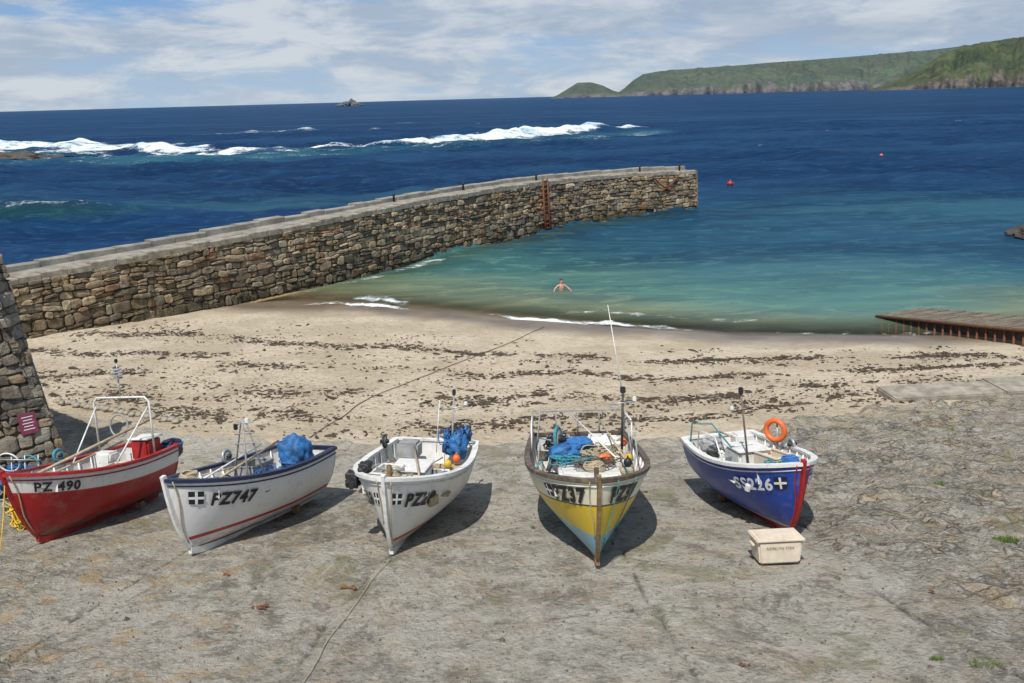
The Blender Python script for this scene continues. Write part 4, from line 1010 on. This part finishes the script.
# ------------------------------------------------------------------ buoys, swimmer
def seabuoy(x,y,R,mat):
    e=empty('mooring_buoy',(x,y,.1)); blob('float',(0,0,R*.35),(R,R,R),mat,e,amp=.02,power=0,sub=3); ring('eye',(0,0,R*1.4),R*.2,R*.06,(1,0,0),m_steel,e); ring('band',(0,0,R*.35),R*1.01,R*.05,(0,0,1),m_black,e)
seabuoy(24.8,106.8,.36,m_redp); seabuoy(56.7,146,.28,m_orange)
pe=empty('person',(2.75,50.5,-.12)); pe.rotation_euler=(0,0,.3)
J={'pelvis':((0,0,-.08),.15,.11),'waist':((0,0,.10),.135,.10),'chest':((0,-.02,.30),.165,.12),'sh':((0,-.01,.42),.10,.08),'neck':((0,-.01,.50),.058,.055),'head0':((0,-.03,.58),.075,.085),'head1':((0,-.03,.66),.078,.09),'head2':((0,-.02,.735),.06,.07),
 'lsh':((.17,0,.42),.06,.055),'lel':((.36,-.10,.26),.043,.04),'lwr':((.42,-.30,.16),.028,.026),'lha':((.43,-.38,.14),.032,.018),
 'rsh':((-.17,0,.42),.06,.055),'rel':((-.38,-.05,.28),.043,.04),'rwr':((-.50,-.22,.14),.028,.026),'rha':((-.53,-.30,.12),.032,.018),
 'lhip':((.10,0,-.15),.09,.09),'lkn':((.13,-.10,-.55),.06,.06),'lan':((.13,.0,-.98),.04,.04),'lto':((.14,-.16,-1.03),.035,.03),
 'rhip':((-.10,0,-.15),.09,.09),'rkn':((-.13,-.05,-.55),.06,.06),'ran':((-.13,.08,-.98),.04,.04),'rto':((-.14,-.08,-1.03),.035,.03)}
ks=list(J); E=[('pelvis','waist'),('waist','chest'),('chest','sh'),('sh','neck'),('neck','head0'),('head0','head1'),('head1','head2'),('sh','lsh'),('lsh','lel'),('lel','lwr'),('lwr','lha'),('sh','rsh'),('rsh','rel'),('rel','rwr'),('rwr','rha'),('pelvis','lhip'),('lhip','lkn'),('lkn','lan'),('lan','lto'),('pelvis','rhip'),('rhip','rkn'),('rkn','ran'),('ran','rto')]
me=D.meshes.new('body'); me.from_pydata([J[k][0] for k in ks],[(ks.index(a),ks.index(b_)) for a,b_ in E],[]); me.materials.append(m_skin)
bo=link(D.objects.new('body',me),pe); md=bo.modifiers.new('skin','SKIN'); md.use_smooth_shade=True
for i,k in enumerate(ks): me.skin_vertices[0].data[i].radius=(J[k][1],J[k][2]); me.skin_vertices[0].data[i].use_root=(k=='pelvis')
sb=bo.modifiers.new('s','SUBSURF'); sb.levels=2; sb.render_levels=2
blob('hair',(0,.005,.70),(.088,.098,.085),m_hair,pe,seed=3,amp=.12,power=0,sub=3,flat=-.35)
blob('nose',(0,-.125,.64),(.013,.018,.02),m_skin,pe,amp=.02,power=0,sub=2)
for s_ in (-1,1):
    blob('eye',(s_*.03,-.108,.665),(.012,.008,.007),m_black,pe,amp=0,power=0,sub=2); blob('ear',(s_*.083,-.02,.65),(.01,.02,.03),m_skin,pe,amp=0,power=0,sub=2)
    wx=.43 if s_>0 else -.53; wy=-.38 if s_>0 else -.30; wz=.14 if s_>0 else .12
    for f_ in range(4):
        ox=(f_-1.5)*.02; sweep('finger',[(wx+ox,wy-.02,wz),(wx+ox*1.2,wy-.06,wz-.005),(wx+ox*1.3,wy-.09-.008*(f_ in(1,2)),wz-.02)],.009,m_skin,pe,6)
    sweep('thumb',[(wx-s_*.03,wy+.04,wz),(wx-s_*.06,wy,wz-.005),(wx-s_*.07,wy-.03,wz-.01)],.01,m_skin,pe,6)
box('mouth',(0,-.112,.607),(.04,.006,.008),m_redp,pe,bev=.002)
box('swim_shorts_band',(0,0,-.02),(.31,.24,.10),m_navy,pe,bev=.04)

# ------------------------------------------------------------------ sky, sun
SUN_EL=math.radians(60)
to_sun=Vector((-.32,-1.0,0)).normalized()*math.cos(SUN_EL)+Vector((0,0,math.sin(SUN_EL)))
w=D.worlds.new('World'); scene.world=w; w.use_nodes=True; t=w.node_tree; t.nodes.clear()
bg=t.nodes.new('ShaderNodeBackground'); wo=t.nodes.new('ShaderNodeOutputWorld'); bg.inputs['Strength'].default_value=.1
sk=t.nodes.new('ShaderNodeTexSky'); sk.sky_type='NISHITA'; sk.sun_disc=False; sk.sun_elevation=SUN_EL; sk.sun_rotation=math.atan2(to_sun.x,to_sun.y); sk.dust_density=.6; sk.air_density=1.0; sk.ozone_density=1.5
tcn=t.nodes.new('ShaderNodeTexCoord'); sxyz=t.nodes.new('ShaderNodeSeparateXYZ'); L(t,tcn.outputs['Generated'],sxyz.inputs[0]); zz=sxyz.outputs[2]
def wmap(scale,loc=(0,0,0)):
    mp=t.nodes.new('ShaderNodeMapping'); mp.inputs['Scale'].default_value=scale; mp.inputs['Location'].default_value=loc; L(t,tcn.outputs['Generated'],mp.inputs[0]); return mp.outputs[0]
n1=noi(t,wmap((1,1,5.0),(.9,.1,.0)),3.6,9,.60,.35); n2=noi(t,wmap((1,1,4.0),(1.3,.4,.2)),8,9,.62,.3); n3=noi(t,wmap((1,1,4),(4,2,1)),3.0,6,.6,.2)
cl=ss(t,math_(t,'ADD',math_(t,'MULTIPLY',n1,.70),math_(t,'MULTIPLY',n2,.30)),.405,.53)
shade=mix(t,ss(t,n2,.40,.60),(4.0,4.8,5.9),(6.5,6.9,7.3))
shade=mix(t,ss(t,n3,.48,.60,0,.6),shade,(3.5,4.3,5.5))
base=mix(t,ss(t,zz,0,.13),(4.0,5.4,6.9),(1.9,3.8,6.8))
base=mix(t,ss(t,zz,.12,.5),base,sk.outputs[0])
shade=mix(t,ss(t,zz,.15,.7,0,.5),shade,sk.outputs[0])
cc=mix(t,math_(t,'MULTIPLY',cl,.88),base,shade)
L(t,cc,bg.inputs['Color']); L(t,bg.outputs[0],wo.inputs[0])
sd=D.lights.new('sun','SUN'); sd.energy=4.7; sd.angle=math.radians(.5); sd.color=(1,.955,.88)
so=link(D.objects.new('sun',sd)); so.rotation_euler=to_sun.to_track_quat('Z','Y').to_euler()

# ------------------------------------------------------------------ camera
cd=D.cameras.new('camera'); cam=link(D.objects.new('camera',cd)); scene.camera=cam
cd.sensor_width=36; cd.lens=950/1024*36; cd.clip_start=.1; cd.clip_end=60000
R=Matrix.Rotation(math.radians(90-14.4),4,'X')@Matrix.Rotation(-math.atan(28/1024),4,'Z')
R.translation=Vector((0,0,10.2)); cam.matrix_world=R
